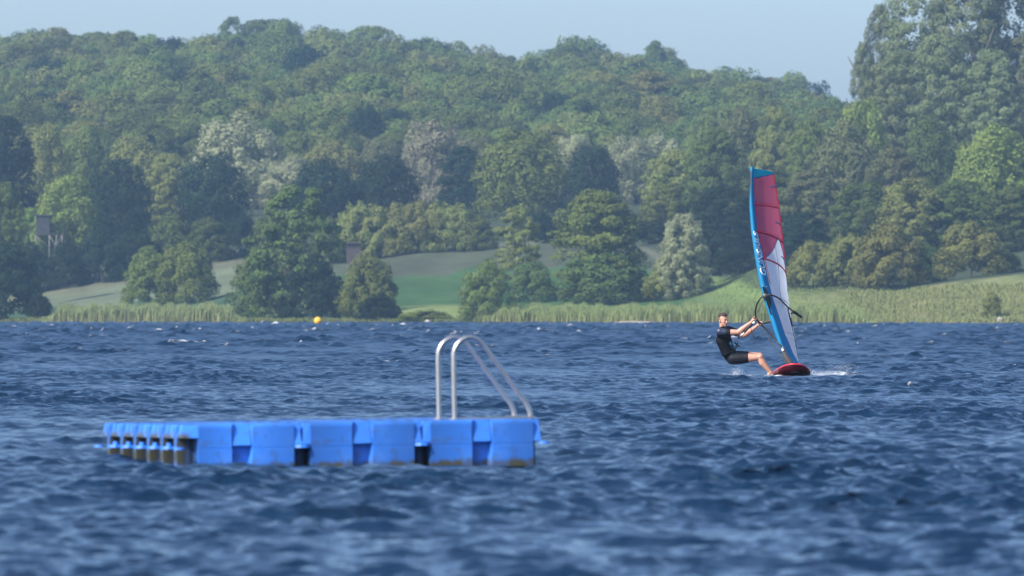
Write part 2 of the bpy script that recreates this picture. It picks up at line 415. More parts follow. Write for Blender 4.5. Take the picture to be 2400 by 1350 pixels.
def crown_mesh(kind, seed, n):
    rng = np.random.default_rng(seed)
    def sph(k):
        d = rng.normal(size=(k, 3)); return d / np.linalg.norm(d, axis=1, keepdims=True)
    up_bias, stretch, leaf, zs = 0.3, 1.0, 0.038, 1.0
    if kind == 'round':
        k = 130; d = sph(k * 3); d = d[d[:, 2] > -0.62][:k]
        c = d * rng.uniform(0.66, 0.86, (k, 1)); c[:, 2] *= 0.95; r = rng.uniform(0.11, 0.23, k)
    elif kind == 'oval':
        k = 170; z = rng.uniform(-0.92, 0.95, k); w = np.sqrt(np.clip(1 - (np.abs(z + 0.12) / 1.08) ** 2.2, 0.03, 1)) * rng.uniform(0.55, 0.88, k)
        a = rng.uniform(0, 6.283, k); c = np.stack([w * np.cos(a), w * np.sin(a), z], 1); r = rng.uniform(0.09, 0.20, k)
    elif kind == 'shrub':
        k = 105; d = sph(k * 4); d = d[d[:, 2] > -0.05][:k]
        c = d * rng.uniform(0.64, 0.88, (k, 1)); c[:, 2] = c[:, 2] * 1.9 - 0.85; r = rng.uniform(0.11, 0.22, k)
    elif kind == 'open':      # layered, ragged: shows the limbs and the gaps between
        k = 85; z = rng.uniform(-0.9, 0.92, k); w = np.interp(z, [-0.9, -0.4, 0.2, 0.7, 0.95], [0.8, 0.95, 0.85, 0.6, 0.2]) * np.sqrt(rng.uniform(0.1, 1, k))
        a = rng.uniform(0, 6.283, k); c = np.stack([w * np.cos(a), w * np.sin(a), z], 1); r = rng.uniform(0.08, 0.18, k); zs = 0.6
    elif kind == 'poplar':
        k = 300; z = rng.uniform(-0.95, 0.93, k); w = np.interp(z, [-1, -0.6, 0.2, 0.7, 1], [0.75, 0.9, 0.88, 0.66, 0.15]) * np.sqrt(rng.uniform(0.25, 1, k))
        a = rng.uniform(0, 6.283, k); c = np.stack([w * np.cos(a), w * np.sin(a), z], 1); r = rng.uniform(0.09, 0.18, k); zs = 0.8; leaf = 0.032; stretch = 1.6; up_bias = 0.1
    elif kind == 'willow':
        k = 95; d = sph(k * 3); d = d[d[:, 2] > -0.5][:k]
        c = d * rng.uniform(0.6, 0.86, (k, 1)); r = rng.uniform(0.10, 0.21, k); zs = 1.1; stretch = 2.0; up_bias = 0.2; leaf = 0.036
    asp = {'round': 1.25, 'oval': 1.8, 'shrub': 1.05, 'open': 1.4, 'poplar': 2.7, 'willow': 1.3}[kind]; zs = min(zs, 1.0)
    c[:, 2] *= asp
    p = r ** 2 / (r ** 2).sum()
    li = rng.choice(k, n, p=p)
    d = sph(n) + np.array([0, 0, up_bias]); d /= np.linalg.norm(d, axis=1, keepdims=True)
    rad = r[li][:, None] * (1.06 - 0.42 * rng.uniform(0, 1, (n, 1)) ** 1.6)
    P = c[li] + d * rad * np.array([1, 1, zs]) + rng.normal(size=(n, 3)) * 0.012
    dist = np.linalg.norm((P[:, None, :] - c[None]) / np.array([1, 1, zs]), axis=2) / r[None]
    dist[np.arange(n), li] = 9
    keep = (dist.min(1) > 0.72) | (rng.uniform(0, 1, n) < 0.12)
    P = P[keep]; d = d[keep]
    # twigs that stick out and a thin fill inside
    m = n // 22
    e = sph(m); e[:, 2] = np.abs(e[:, 2]) * 1.1 - 0.35
    ci = rng.integers(0, k, m)
    Pe = c[ci] + e * (r[ci] * rng.uniform(0.9, 1.35, m))[:, None]
    q = n // 6
    Pi = c[rng.integers(0, k, q)] * rng.uniform(0.1, 0.9, (q, 1)) + rng.normal(size=(q, 3)) * 0.06
    P = np.concatenate([P, Pe, Pi]); d = np.concatenate([d, e, sph(q)])
    lo, hi = np.percentile(P, 0.6, axis=0), np.percentile(P, 99.4, axis=0)
    P = (P - (lo + hi) / 2) / ((hi - lo) / 2) * np.array([1, 1, asp])
    Nn = d * 0.55 + P / np.array([1, 1, asp]) * 0.60 + rng.normal(size=P.shape) * 0.34
    V, F = leaf_quads(P, Nn, leaf, rng, stretch)
    V[:, 2] = (V[:, 2] / asp + 1) / 2
    if kind == 'shrub': V[:, 2] = np.clip(V[:, 2], -0.01, None)
    return mesh_np('crown', V, F)

CROWN = {}
for kd, cnt, nlv in (('round', 4, 14000), ('oval', 3, 18000), ('shrub', 4, 13000), ('open', 3, 11000), ('poplar', 3, 34000), ('willow', 2, 14000)):
    CROWN[kd] = [crown_mesh(kd, 100 * i + len(kd) + ord(kd[0]), nlv) for i in range(cnt)]
    for me in CROWN[kd]: me.materials.append(LEAF['green'])

def trunk_mesh(seed, lean=0.04):
    rng = np.random.default_rng(seed); mb = MB()
    top = Vector((rng.uniform(-.06, .06), rng.uniform(-.06, .06), 0.72))
    mid = Vector((lean * rng.normal(), lean * rng.normal(), 0.36))
    mb.tube(smooth_path([(0, 0, -0.03), (0, 0, 0.05), mid, top], 3), [0.034, 0.031, 0.029, 0.027, 0.025, 0.022, 0.018, 0.014, 0.010, 0.006], 8)
    for i in range(7):
        z = rng.uniform(0.26, 0.6); a = i * 2.4 + rng.uniform(-.4, .4); b = mid * (z / 0.36) if z < .36 else mid.lerp(top, (z - .36) / .36)
        e = b + Vector((math.cos(a) * .2, math.sin(a) * .2, rng.uniform(.12, .25)))
        mb.tube(smooth_path([b, b.lerp(e, .5) + Vector((0, 0, -.015)), e], 2), [0.012, 0.010, 0.008, 0.006, 0.003], 5)
    return mb.mesh('trunk', True)
TRUNK = [trunk_mesh(i) for i in range(4)]
for t in TRUNK: t.materials.append(BARK)

tree_n = [0]
def tree(name, px, top, hw, Y, kind, mat, label, cat='tree', group=None, clear=0.12, bark=None, yaw=None, base=None):
    i = tree_n[0]; tree_n[0] += 1
    x = (px - 1200) * Y / FPX
    zb = float(terrain(x, Y)) - 0.05 if base is None else base
    H = CAM_H - (top - HOR) * Y / FPX - zb; rx = hw * Y / FPX
    t = empty(name, (x, Y, zb)); tag(t, label, cat, group)
    if kind == 'shrub': clear = 0.0
    ms = CROWN[kind]
    c = obj('crown', ms[i % len(ms)], LEAF[mat], t)
    c.location = (0, 0, H * clear); c.scale = (rx, rx * 0.92, H * (1 - clear)); c.rotation_euler.z = (i * 2.399) % 6.283 if yaw is None else yaw
    k = obj('trunk', TRUNK[i % 4], bark or BARK, t)
    k.scale = (H * 0.75, H * 0.75, H); k.rotation_euler.z = i * 1.7
    return t

G1 = 'trees and bushes along the far shore'; G2 = 'hedge bushes above the fields'; G3 = 'trees between the fields and the hill'
G4 = 'trees of the wooded slope on the right'; G5 = 'tall poplars at the upper right'; G6 = 'bushes on the right bank'
T = tree
# --- left edge
T('shore_tree', 12, 575, 100, 1146, 'shrub', 'dark', 'dark leafy tree hanging over the water at the left edge', group=G1)
T('shore_bush', 92, 690, 30, 1143, 'shrub', 'dark', 'low dark bush at the waterline beside the left reeds', 'bush', G1)
T('tree', 10, 430, 55, 1240, 'oval', 'deep', 'mid green tree half cut by the left edge, above the dark shore tree', group=G3)
T('tree', 15, 275, 75, 1400, 'oval', 'dark', 'tall dark tree at the left edge, highest of the valley trees there', group=G3)
# --- bushes and trees of the shore
T('shore_bush', 347, 582, 62, 1192, 'shrub', 'green', 'rounded green bush, left of the pair standing behind the left reeds', 'bush', G1)
T('shore_bush', 440, 566, 74, 1188, 'shrub', 'green', 'pointed green bush, right and taller of the pair behind the left reeds', 'bush', G1)
T('shore_tree', 690, 440, 118, 1116, 'open', 'deep', 'big ragged broad tree at the waterline just left of the orange buoy', group=G1, clear=0.05)
T('shore_bush', 610, 590, 78, 1122, 'shrub', 'deep', 'leafy skirt bush on the left side of the big ragged shore tree', 'bush', G1)
T('shore_bush', 735, 600, 80, 1112, 'shrub', 'dark', 'dark bush low in front of the big ragged shore tree', 'bush', G1)
T('shore_bush', 862, 602, 74, 1100, 'shrub', 'green', 'leafy green bush right of the big ragged shore tree', 'bush', G1)
T('shore_bush', 890, 690, 55, 1096, 'shrub', 'dark', 'low dark bush at the waterline under the leafy green bush', 'bush', G1)
T('shore_bush', 1140, 610, 66, 1082, 'shrub', 'green', 'round green bush reaching the water at the left end of the right reeds', 'bush', G1)
T('birch_tree', 1212, 490, 62, 1140, 'open', 'olive', 'slender birch with a pale trunk above the shore bushes', group=G1, bark=BIRCH, clear=0.22)
T('shore_bush', 1250, 615, 60, 1135, 'shrub', 'deep', 'dark bush at the foot of the slender birch', 'bush', G1)
T('shore_tree', 1405, 448, 108, 1120, 'oval', 'green', 'broad green tree behind the right reeds with a ragged top', group=G1, clear=0.03)
T('shore_bush', 1420, 580, 118, 1118, 'shrub', 'deep', 'spreading lower bush under the broad ragged green tree', 'bush', G1)
T('shore_tree', 1605, 503, 62, 1108, 'oval', 'silver', 'grey green willow right of the broad green shore tree', group=G1, clear=0.02)
T('shore_bush', 1590, 590, 82, 1112, 'shrub', 'olive', 'olive green foot of the grey green willow', 'bush', G1)
T('shore_bush', 1000, 727, 66, 1090, 'shrub', 'lime', 'flat strip of low scrub between the reeds and the green field', 'bush', G1)
# --- hedges
for (px, top, hw, m, lb) in ((70, 572, 55, 'dark', 'dark hedge bush below the legged wooden hide'), (155, 570, 60, 'dark', 'dark hedge bush just right of the hide legs'),
                             (240, 548, 65, 'dark', 'dark hedge bush under the round dark tree'), (320, 535, 60, 'dark', 'dark hedge bush behind the left shore bushes'),
                             (405, 505, 70, 'deep', 'green hedge bush above the left field'), (490, 510, 58, 'deep', 'green hedge bush at the right end of the left hedge')):
    T('hedge_bush', px, top, hw, 1304, 'shrub', m, lb, 'bush', G2)
for (px, top, hw, m, lb) in ((775, 512, 50, 'deep', 'green hedge bush next to the big ragged shore tree'), (835, 478, 62, 'olive', 'olive hedge bush over the dark wooden booth'),
                             (875, 482, 56, 'olive', 'olive hedge bush just right of the wooden booth'), (930, 478, 58, 'olive', 'olive hedge bush second right of the wooden booth'), (985, 474, 62, 'olive', 'highest olive hedge bush above the brown field strip'),
                             (1030, 474, 56, 'olive', 'olive hedge bush right of the highest one'), (1075, 480, 56, 'olive', 'olive hedge bush left of the hedge end'), (1120, 505, 52, 'green', 'green hedge bush at the birch end of the hedge'),
                             (1310, 560, 40, 'dark', 'small dark hedge bush between birch and broad tree')):
    T('hedge_bush', px, top, hw, 1280, 'shrub', m, lb, 'bush', G2)
for (px, top, hw, Y, m, lb) in ((560, 505, 58, 1306, 'dark', 'dark hedge bush filling the gap left of the big ragged shore tree'), (640, 500, 70, 1306, 'deep', 'green hedge bush showing behind the big ragged shore tree'), (1262, 500, 55, 1300, 'dark', 'dark hedge bush just right of the birch crown'), (1350, 500, 60, 1300, 'dark', 'dark hedge bush left behind the broad ragged green tree'), (1450, 490, 70, 1296, 'dark', 'dark hedge bush right behind the broad ragged green tree'), (1545, 520, 70, 1260, 'dark', 'dark hedge bush behind the grey green willow'), (1650, 560, 60, 1165, 'dark', 'dark hedge bush right of the grey green willow')):
    T('hedge_bush', px, top, hw, Y, 'shrub', m, lb, 'bush', G2)
# --- valley trees
T('tree', 158, 414, 82, 1345, 'round', 'lime', 'bright yellow green tree right behind the legged wooden hide', group=G3, clear=0.02)
T('tree', 75, 490, 50, 1342, 'round', 'lime', 'smaller bright green tree left of the legged wooden hide', group=G3, clear=0.02)
T('tree', 282, 374, 80, 1370, 'round', 'dark', 'round dark tree right of the bright yellow green tree', group=G3, clear=0.02)
T('tree', 502, 362, 88, 1370, 'round', 'dark', 'large round dark tree in front of the pale left willow', group=G3, clear=0.02)
T('tree', 398, 362, 72, 1385, 'oval', 'olive', 'olive green tree between two round dark trees on the left', group=G3, clear=0.02)
T('tree', 752, 376, 80, 1370, 'round', 'dark', 'left one of two touching dark trees above the hedge', group=G3, clear=0.02)
T('tree', 900, 366, 82, 1372, 'round', 'dark', 'right one of two touching dark trees above the hedge', group=G3, clear=0.02)
T('tree', 1218, 306, 114, 1350, 'round', 'green', 'large domed green tree standing behind the birch', group=G3, clear=0.06)
T('tree', 1388, 344, 74, 1400, 'round', 'dark', 'dark blue green tree right of the large domed tree', group=G3, clear=0.02)
T('tree', 1085, 345, 60, 1420, 'oval', 'dark', 'narrow dark tree squeezed left of the large domed tree', group=G3, clear=0.02)
T('willow_tree', 540, 272, 122, 1450, 'willow', 'silver', 'pale grey green willow on the left, with lumpy crown', group=G3, clear=0.05)
T('willow_tree', 1018, 288, 92, 1440, 'willow', 'tan', 'pale tan domed willow in the middle of the picture', group=G3, clear=0.08)
T('willow_tree', 685, 368, 84, 1440, 'willow', 'silver', 'small pale willow behind the two touching dark trees', group=G3)
T('willow_tree', 1470, 322, 70, 1470, 'willow', 'silver', 'pale green willow right of the dark blue green tree', group=G3)
T('willow_tree', 1556, 318, 66, 1475, 'willow', 'silver', 'pale green willow left of the wooded slope', group=G3)
T('willow_tree', 1345, 318, 60, 1480, 'willow', 'silver', 'pale willow top peeping over right of the large domed tree', group=G3)
T('tree', 100, 292, 74, 1440, 'round', 'olive', 'olive green tree beside the tall dark left edge tree', group=G3)
T('tree', 205, 298, 74, 1480, 'round', 'green', 'mid green tree behind the bright yellow green tree', group=G3)
T('tree', 320, 320, 80, 1450, 'round', 'olive', 'yellowish tree above the round dark left tree', group=G3)
T('tree', 780, 332, 80, 1490, 'round', 'olive', 'olive tree behind the left touching dark tree', group=G3)
T('tree', 890, 328, 66, 1490, 'round', 'brown', 'greyish brown tree behind the right touching dark tree', group=G3)
T('tree', 1140, 322, 60, 1485, 'round', 'brown', 'greyish tree between tan willow and large domed tree', group=G3)
# --- wooded slope on the right
T('tree', 1590, 352, 84, 1300, 'oval', 'olive', 'olive tree at the left end of the wooded slope', group=G4, clear=0.02)
T('tree', 1560, 430, 62, 1290, 'oval', 'green', 'green tree low at the left end of the wooded slope', group=G4, clear=0.02)
T('tree', 1672, 306, 82, 1290, 'oval', 'deep', 'deep green tree left of the sail', group=G4, clear=0.02)
T('tree', 1730, 256, 74, 1350, 'round', 'brown', 'brownish green tree top left above the sail', group=G4)
T('tree', 1815, 254, 60, 1345, 'oval', 'olive', 'yellow olive tree top right above the sail', group=G4)
T('tree', 1890, 285, 56, 1330, 'oval', 'green', 'green tree right of the yellow olive tree', group=G4)
T('tree', 1700, 440, 95, 1210, 'oval', 'dark', 'dark tree directly left of the sail', group=G4, clear=0.02)
T('tree', 1800, 410, 100, 1220, 'oval', 'deep', 'deep green tree directly behind the sail', group=G4, clear=0.02)
T('tree', 1905, 400, 90, 1210, 'oval', 'brown', 'grey brown tree right behind the red sail panels', group=G4, clear=0.02)
T('tree', 1990, 290, 88, 1270, 'round', 'brown', 'greyish domed tree in front of the bright green crown', group=G4, clear=0.02)
T('tree', 2025, 238, 66, 1310, 'round', 'lime', 'bright green crown just below the poplars left end', group=G4)
T('tree', 2100, 345, 80, 1235, 'oval', 'brown', 'thin brownish tree with pale branches in the wooded slope', group=G4, clear=0.02)
T('tree', 2185, 280, 74, 1290, 'round', 'deep', 'deep green tree in front of the poplar foot', group=G4)
T('tree', 2325, 298, 104, 1220, 'round', 'lime', 'large bright green domed tree at the right edge', group=G4, clear=0.02)
T('tree', 2425, 330, 70, 1230, 'round', 'deep', 'dark green tree cut by the right edge', group=G4, clear=0.02)
T('tree', 2020, 430, 85, 1170, 'oval', 'deep', 'shaded tree above the right bank bushes, nearer the sail', group=G4, clear=0.02)
T('tree', 2140, 420, 92, 1165, 'oval', 'olive', 'olive tree above the widest right bank bush', group=G4, clear=0.02)
T('tree', 2255, 425, 92, 1165, 'oval', 'deep', 'deep green tree above the rightmost bank bush', group=G4, clear=0.02)
T('tree', 2390, 440, 85, 1160, 'oval', 'deep', 'deep green tree low at the right edge', group=G4, clear=0.02)
T('tree', 1880, 500, 70, 1130, 'oval', 'dark', 'dark low tree between sail and bank bushes', group=G4, clear=0.02)
# --- poplars
T('poplar_tree', 2022, 105, 34, 1400, 'poplar', 'poplar', 'slim low poplar, leftmost of the tall poplars', group=G5, clear=0.15)
T('poplar_tree', 2062, 16, 42, 1420, 'poplar', 'poplar', 'second poplar from the left with gaps of sky', group=G5, clear=0.12)
T('poplar_tree', 2150, -40, 92, 1400, 'poplar', 'poplar', 'wide poplar right of the two slim poplars', group=G5, clear=0.05)
T('poplar_tree', 2265, -70, 98, 1390, 'poplar', 'poplar', 'wide poplar in the middle of the poplar wall', group=G5, clear=0.05)
T('poplar_tree', 2375, -60, 92, 1395, 'poplar', 'poplar', 'poplar at the top right corner', group=G5, clear=0.05)
T('poplar_tree', 2100, 130, 76, 1370, 'poplar', 'poplar', 'lower poplar filling in front of the wide left poplar', group=G5, clear=0.05)
T('poplar_tree', 2215, 90, 80, 1365, 'poplar', 'poplar', 'lower poplar in front of the middle of the poplar wall', group=G5, clear=0.05)
T('poplar_tree', 2330, 120, 80, 1360, 'poplar', 'poplar', 'lower poplar standing in front near the right edge', group=G5, clear=0.05)
T('poplar_tree', 2470, -30, 90, 1380, 'poplar', 'poplar', 'poplar mostly beyond the right edge', group=G5, clear=0.05)
# --- bank bushes
for (px, top, hw, Y, m, lb) in ((1725, 580, 62, 1120, 'dark', 'dark bush beside the sail above the bright meadow'), (1905, 568, 68, 1072, 'olive', 'bank bush just right of the sail'),
                                (1985, 552, 66, 1070, 'olive', 'second bank bush right of the sail'), (2080, 526, 92, 1066, 'olive', 'widest and tallest olive bank bush'),
                                (2160, 570, 60, 1068, 'deep', 'dark bank bush right of the widest one'), (2275, 522, 84, 1062, 'olive', 'rightmost large olive bank bush'),
                                (2350, 585, 44, 1064, 'deep', 'small dark bank bush beyond the rightmost large one'), (2325, 684, 26, 1005, 'olive', 'little green shrub alone on the dry right bank')):
    T('bank_bush', px, top, hw, Y, 'shrub', m, lb, 'bush', G6)
# --- landmarks of the skyline
for (px, top, hw, kd, m, lb) in ((545, 42, 46, 'oval', 'deep', 'tree rising above the ridge at its highest point'), (660, 50, 55, 'round', 'green', 'ridge tree right of the highest one'),
                                 (1350, 88, 75, 'round', 'green', 'broad ridge tree on the middle hump of the skyline'), (1535, 98, 36, 'oval', 'deep', 'spiky ridge tree standing out left of the sail top'),
                                 (1925, 196, 46, 'round', 'dark', 'dark ridge tree at the right end of the hill'), (1862, 172, 60, 'round', 'green', 'rounded ridge tree next to the right end of the hill'),
                                 (90, 220, 80, 'round', 'dark', 'dark round tree on the hillside at the left'), (540, 235, 80, 'round', 'dark', 'dark tree on the hillside above the pale left willow')):
    T('hill_tree', px, top, hw, 2085 if top < 210 else 1640, kd, m, lb, group='standout trees of the wooded hill')

# ------------------------------------------------------------------ the wood that covers the hill
def build_forest():
    rng = np.random.default_rng(5)
    proto = bpy.data.collections.new('forest_kinds')
    kinds = [('round', 0, 'green'), ('round', 1, 'deep'), ('round', 2, 'olive'), ('oval', 0, 'green'), ('round', 3, 'green'), ('oval', 1, 'deep'), ('oval', 2, 'olive'), ('round', 1, 'dark')]
    for i, (k, v, m) in enumerate(kinds):
        me = CROWN[k][v].copy(); me.materials.clear(); me.materials.append(LEAF[m])
        proto.objects.link(bpy.data.objects.new('kind_%02d' % i, me))
    pts = []
    for Y in np.arange(1540, 2150, 8.0):
        xs = np.arange(-185 * Y / 2000, 185 * Y / 2000, 8.5)
        for x in xs:
            pts.append((x + rng.uniform(-3, 3), Y + rng.uniform(-3.2, 3.2)))
    for Y in np.arange(1250, 1540, 10.0):
        for u in np.concatenate([np.arange(-1000, -110, 10 * FPX / Y), np.arange(2540, 3300, 10 * FPX / Y)]):
            if Y > np.interp(u, [-1000, -110, 2540], [1310, 1330, 1250]): pts.append(((u - 1200) * Y / FPX + rng.uniform(-3, 3), Y + rng.uniform(-3, 3)))
    pts = np.array(pts)
    z = terrain(pts[:, 0], pts[:, 1])
    n = len(pts)
    H = rng.normal(16.0, 2.2, n).clip(10, 21) * np.interp(pts[:, 1], [1540, 1700, 2100], [0.8, 1.0, 1.0])
    rx = H * rng.uniform(0.26, 0.46, n)
    me = bpy.data.meshes.new('forest'); me.from_pydata([tuple(p) for p in np.column_stack([pts, z + H * 0.12])], [], [])
    a = me.attributes.new('scl', 'FLOAT_VECTOR', 'POINT'); a.data.foreach_set('vector', np.column_stack([rx, rx, H * 0.9]).astype(np.float32).ravel())
    a = me.attributes.new('rot', 'FLOAT_VECTOR', 'POINT'); a.data.foreach_set('vector', np.column_stack([rng.normal(0, .06, n), rng.normal(0, .06, n), rng.uniform(0, 6.28, n)]).astype(np.float32).ravel())
    a = me.attributes.new('pick', 'INT', 'POINT'); a.data.foreach_set('value', rng.choice(8, n, p=[.2, .17, .13, .13, .15, .1, .09, .03]).astype(np.int32))
    o = obj('forest', me); tag(o, 'mixed green broadleaf wood covering the whole hillside', kind='stuff')
    ng = bpy.data.node_groups.new('forest_scatter', 'GeometryNodeTree')
    ng.interface.new_socket('Geometry', in_out='INPUT', socket_type='NodeSocketGeometry')
    ng.interface.new_socket('Geometry', in_out='OUTPUT', socket_type='NodeSocketGeometry')
    N = ng.nodes; L = ng.links
    gi = N.new('NodeGroupInput'); go = N.new('NodeGroupOutput'); iop = N.new('GeometryNodeInstanceOnPoints'); ci = N.new('GeometryNodeCollectionInfo')
    ci.inputs['Collection'].default_value = proto; ci.inputs['Separate Children'].default_value = True; ci.inputs['Reset Children'].default_value = True
    def na(nm, ty):
        x = N.new('GeometryNodeInputNamedAttribute'); x.data_type = ty; x.inputs['Name'].default_value = nm; return x.outputs['Attribute']
    L.new(gi.outputs[0], iop.inputs['Points']); L.new(ci.outputs[0], iop.inputs['Instance'])
    iop.inputs['Pick Instance'].default_value = True
    L.new(na('pick', 'INT'), iop.inputs['Instance Index']); L.new(na('rot', 'FLOAT_VECTOR'), iop.inputs['Rotation']); L.new(na('scl', 'FLOAT_VECTOR'), iop.inputs['Scale'])
    L.new(iop.outputs[0], go.inputs[0])
    md = o.modifiers.new('scatter', 'NODES'); md.node_group = ng
build_forest()

# ------------------------------------------------------------------ reeds and long grass
def reed_mat():
    m, nt, N, L = new_mat('reed')
    d = N.new('ShaderNodeBsdfDiffuse'); t = N.new('ShaderNodeBsdfTranslucent'); mx = N.new('ShaderNodeMixShader'); mx.inputs[0].default_value = 0.3
    o = N.new('ShaderNodeOutputMaterial'); a = N.new('ShaderNodeAttribute'); a.attribute_name = 'tint'
    geo = N.new('ShaderNodeNewGeometry'); mr = N.new('ShaderNodeMapRange'); mr.inputs['To Min'].default_value = 0.75; mr.inputs['To Max'].default_value = 1.25
    L.new(geo.outputs['Random Per Island'], mr.inputs['Value'])
    sc = N.new('ShaderNodeVectorMath'); sc.operation = 'SCALE'; L.new(a.outputs['Color'], sc.inputs[0]); L.new(mr.outputs[0], sc.inputs['Scale'])
    L.new(sc.outputs[0], d.inputs['Color']); L.new(sc.outputs[0], t.inputs['Color'])
    L.new(d.outputs[0], mx.inputs[1]); L.new(t.outputs[0], mx.inputs[2]); L.new(mx.outputs[0], o.inputs[0])
    return m
REED = reed_mat()
def reeds(name, u0, u1, depth, h0, h1, n, label, seed, tip=(0.27, 0.335, 0.135), foot=(0.27, 0.25, 0.12), off=0.0, wid=0.055, prof=None):
    rng = np.random.default_rng(seed)
    u = rng.uniform(u0, u1, n); Y = shore_y(u) + off + depth * rng.uniform(0, 1, n) ** 1.2
    x = (u - 1200) * Y / FPX; z = np.maximum(terrain(x, Y), -0.12) - 0.08
    edge = np.clip(np.minimum(u - u0, u1 - u) / 45, 0.25, 1)
    clump = 0.84 + 0.10 * np.sin(x * 2.3 + 2 * np.sin(x * .7)) + 0.12 * np.sin(x * 0.9 + 1.7 * np.sin(x * 0.31)) * np.sin(Y * 0.5 + x * 0.2)
    h = rng.uniform(h0, h1, n) * edge * clump
    if prof is not None: h *= np.interp(u, *prof)
    w = wid * rng.uniform(0.6, 1.3, n); a = rng.uniform(0, 3.14, n)
    dx, dy = np.cos(a) * w, np.sin(a) * w
    lx = (0.10 + rng.normal(0, .09, n)) * h; ly = rng.normal(0, .10, n) * h
    B = np.stack([x, Y, z], 1); o1 = np.stack([dx, dy, 0 * dx], 1)
    M = B + np.stack([lx * .35, ly * .35, h * .6], 1); Tp = B + np.stack([lx, ly, h], 1)
    V = np.stack([B - o1 * .8, B + o1 * .8, M + o1, Tp, M - o1], 1).reshape(-1, 3)
    F = (np.arange(n)[:, None] * 5 + np.arange(5)[None]).astype(np.int32)
    me = mesh_np(name, V, F)
    tw = np.array([0.15, 0.15, 0.85, 1.0, 0.85])
    hue = rng.uniform(0, 1, (n, 1, 1)) ** 3
    c = np.array(foot)[None, None] * (1 - tw[None, :, None]) + np.array(tip)[None, None] * tw[None, :, None]
    c = c * (1 - hue * 0.5) + np.array((0.24, 0.19, 0.11)) * hue * 0.5
    cattr(me, 'tint', np.concatenate([c, np.ones((n, 5, 1))], 2).reshape(-1, 4))
    tag(obj(name, me, REED), label, kind='stuff')
reeds('reed_bed', 98, 575, 14, 1.7, 2.6, 26000, 'tall pale green reeds along the left far shore', 1)
reeds('reed_bed', 1085, 2050, 20, 1.5, 2.3, 55000, 'tall yellow green reeds along the right far shore', 2, tip=(0.27, 0.345, 0.12), prof=([1085, 1200, 1500, 1800, 2050], [0.6, 1.0, 1.0, 1.1, 0.8]))
reeds('shore_grass', 1950, 2520, 45, 0.25, 0.7, 22000, 'dry yellowish long grass on the right bank', 3, tip=(0.24, 0.27, 0.10), foot=(0.19, 0.20, 0.08), off=1.5)
reeds('shore_grass', -120, 1120, 5, 0.3, 0.7, 12000, 'thin green fringe of grass at the far waterline', 4, tip=(0.15, 0.20, 0.06), foot=(0.17, 0.16, 0.07), off=0.6)
reeds('shore_grass', 1640, 2120, 70, 0.12, 0.35, 16000, 'bright meadow grass behind the right reeds', 6, tip=(0.18, 0.245, 0.075), foot=(0.15, 0.20, 0.06), off=20)

# ------------------------------------------------------------------ wooden hides
WOOD = principled('weathered_wood', (0.036, 0.036, 0.038), 0.9, vary=0.35, scale=2.5)
POLE = principled('pale_poles', (0.13, 0.125, 0.115), 0.85, vary=0.25, scale=3)
BOOTH = principled('brown_boards', (0.062, 0.048, 0.048), 0.9, vary=0.3, scale=2.5)
def planks(parent, x0, x1, y, z0, z1, n, mat, axis='x'):
    w = (x1 - x0) / n
    for i in range(n):
        a, b = x0 + i * w + 0.012, x0 + (i + 1) * w - 0.012; dz = 0.03 * math.sin(i * 5.1)
        mb = MB()
        mb.box((a, y - .025, z0 + dz), (b, y + .025, z1)) if axis == 'x' else mb.box((y - .025, a, z0 + dz), (y + .025, b, z1))
        mb.build('plank', mat, parent)
def hide_tower():
    Y = 1338.0; s = Y / FPX
    base = float(terrain((117 - 1200) * s, Y)); c = at(101.5, 548, Y); floor = c.z - base
    t = empty('hunting_hide', (c.x, Y, base)); tag(t, 'grey wooden hunting hide raised on pale crossed poles at the left', 'hide')
    hw = 1.08; top = floor + 43 * s
    cab = MB().box((-hw + .03, -1.0 + .03, floor), (hw - .03, 1.0, top - .05)).build('cabin', WOOD, t)
    planks(t, -hw, hw, -1.0, floor - .05, top - .08, 7, WOOD)
    planks(t, -.95, 1.0, hw, floor - .05, top - .08, 6, WOOD, 'y'); planks(t, -.95, 1.0, -hw, floor - .05, top - .08, 6, WOOD, 'y')
    MB().hexa([(-hw - .2, -1.25, top - .1), (hw + .2, -1.25, top - .1), (hw + .2, 1.2, top - .1), (-hw - .2, 1.2, top - .1)],
              [(-hw - .2, -1.25, top + .12), (hw + .2, -1.25, top + .12), (hw + .2, 1.2, top - .02), (-hw - .2, 1.2, top - .02)]).build('roof', WOOD, t)
    MB().box((-hw - .1, -1.1, floor - .22), (3.25, 1.1, floor - .06)).build('platform', WOOD, t)
    for (a, b) in ((-1.15, -1.3), (1.0, 1.0), (2.2, 1.55), (3.0, 3.2)):
        for y in (-1.0, 1.0):
            MB().tube([(b, y * 1.1, -.2), (a, y, floor - .2)], 0.11, 7).build('leg', POLE, t, True)
    for (a, b) in ((-1.15, 1.0), (1.0, 2.2), (3.0, 1.8)):
        MB().tube([(a, -1.02, floor - .3), (b, -1.08, floor - 2.2)], 0.085, 7).build('brace', POLE, t, True)
    MB().tube([(3.2, -1.05, floor - .2), (3.2, -1.05, floor + .75)], 0.05, 6).build('rail_post', POLE, t)
hide_tower()
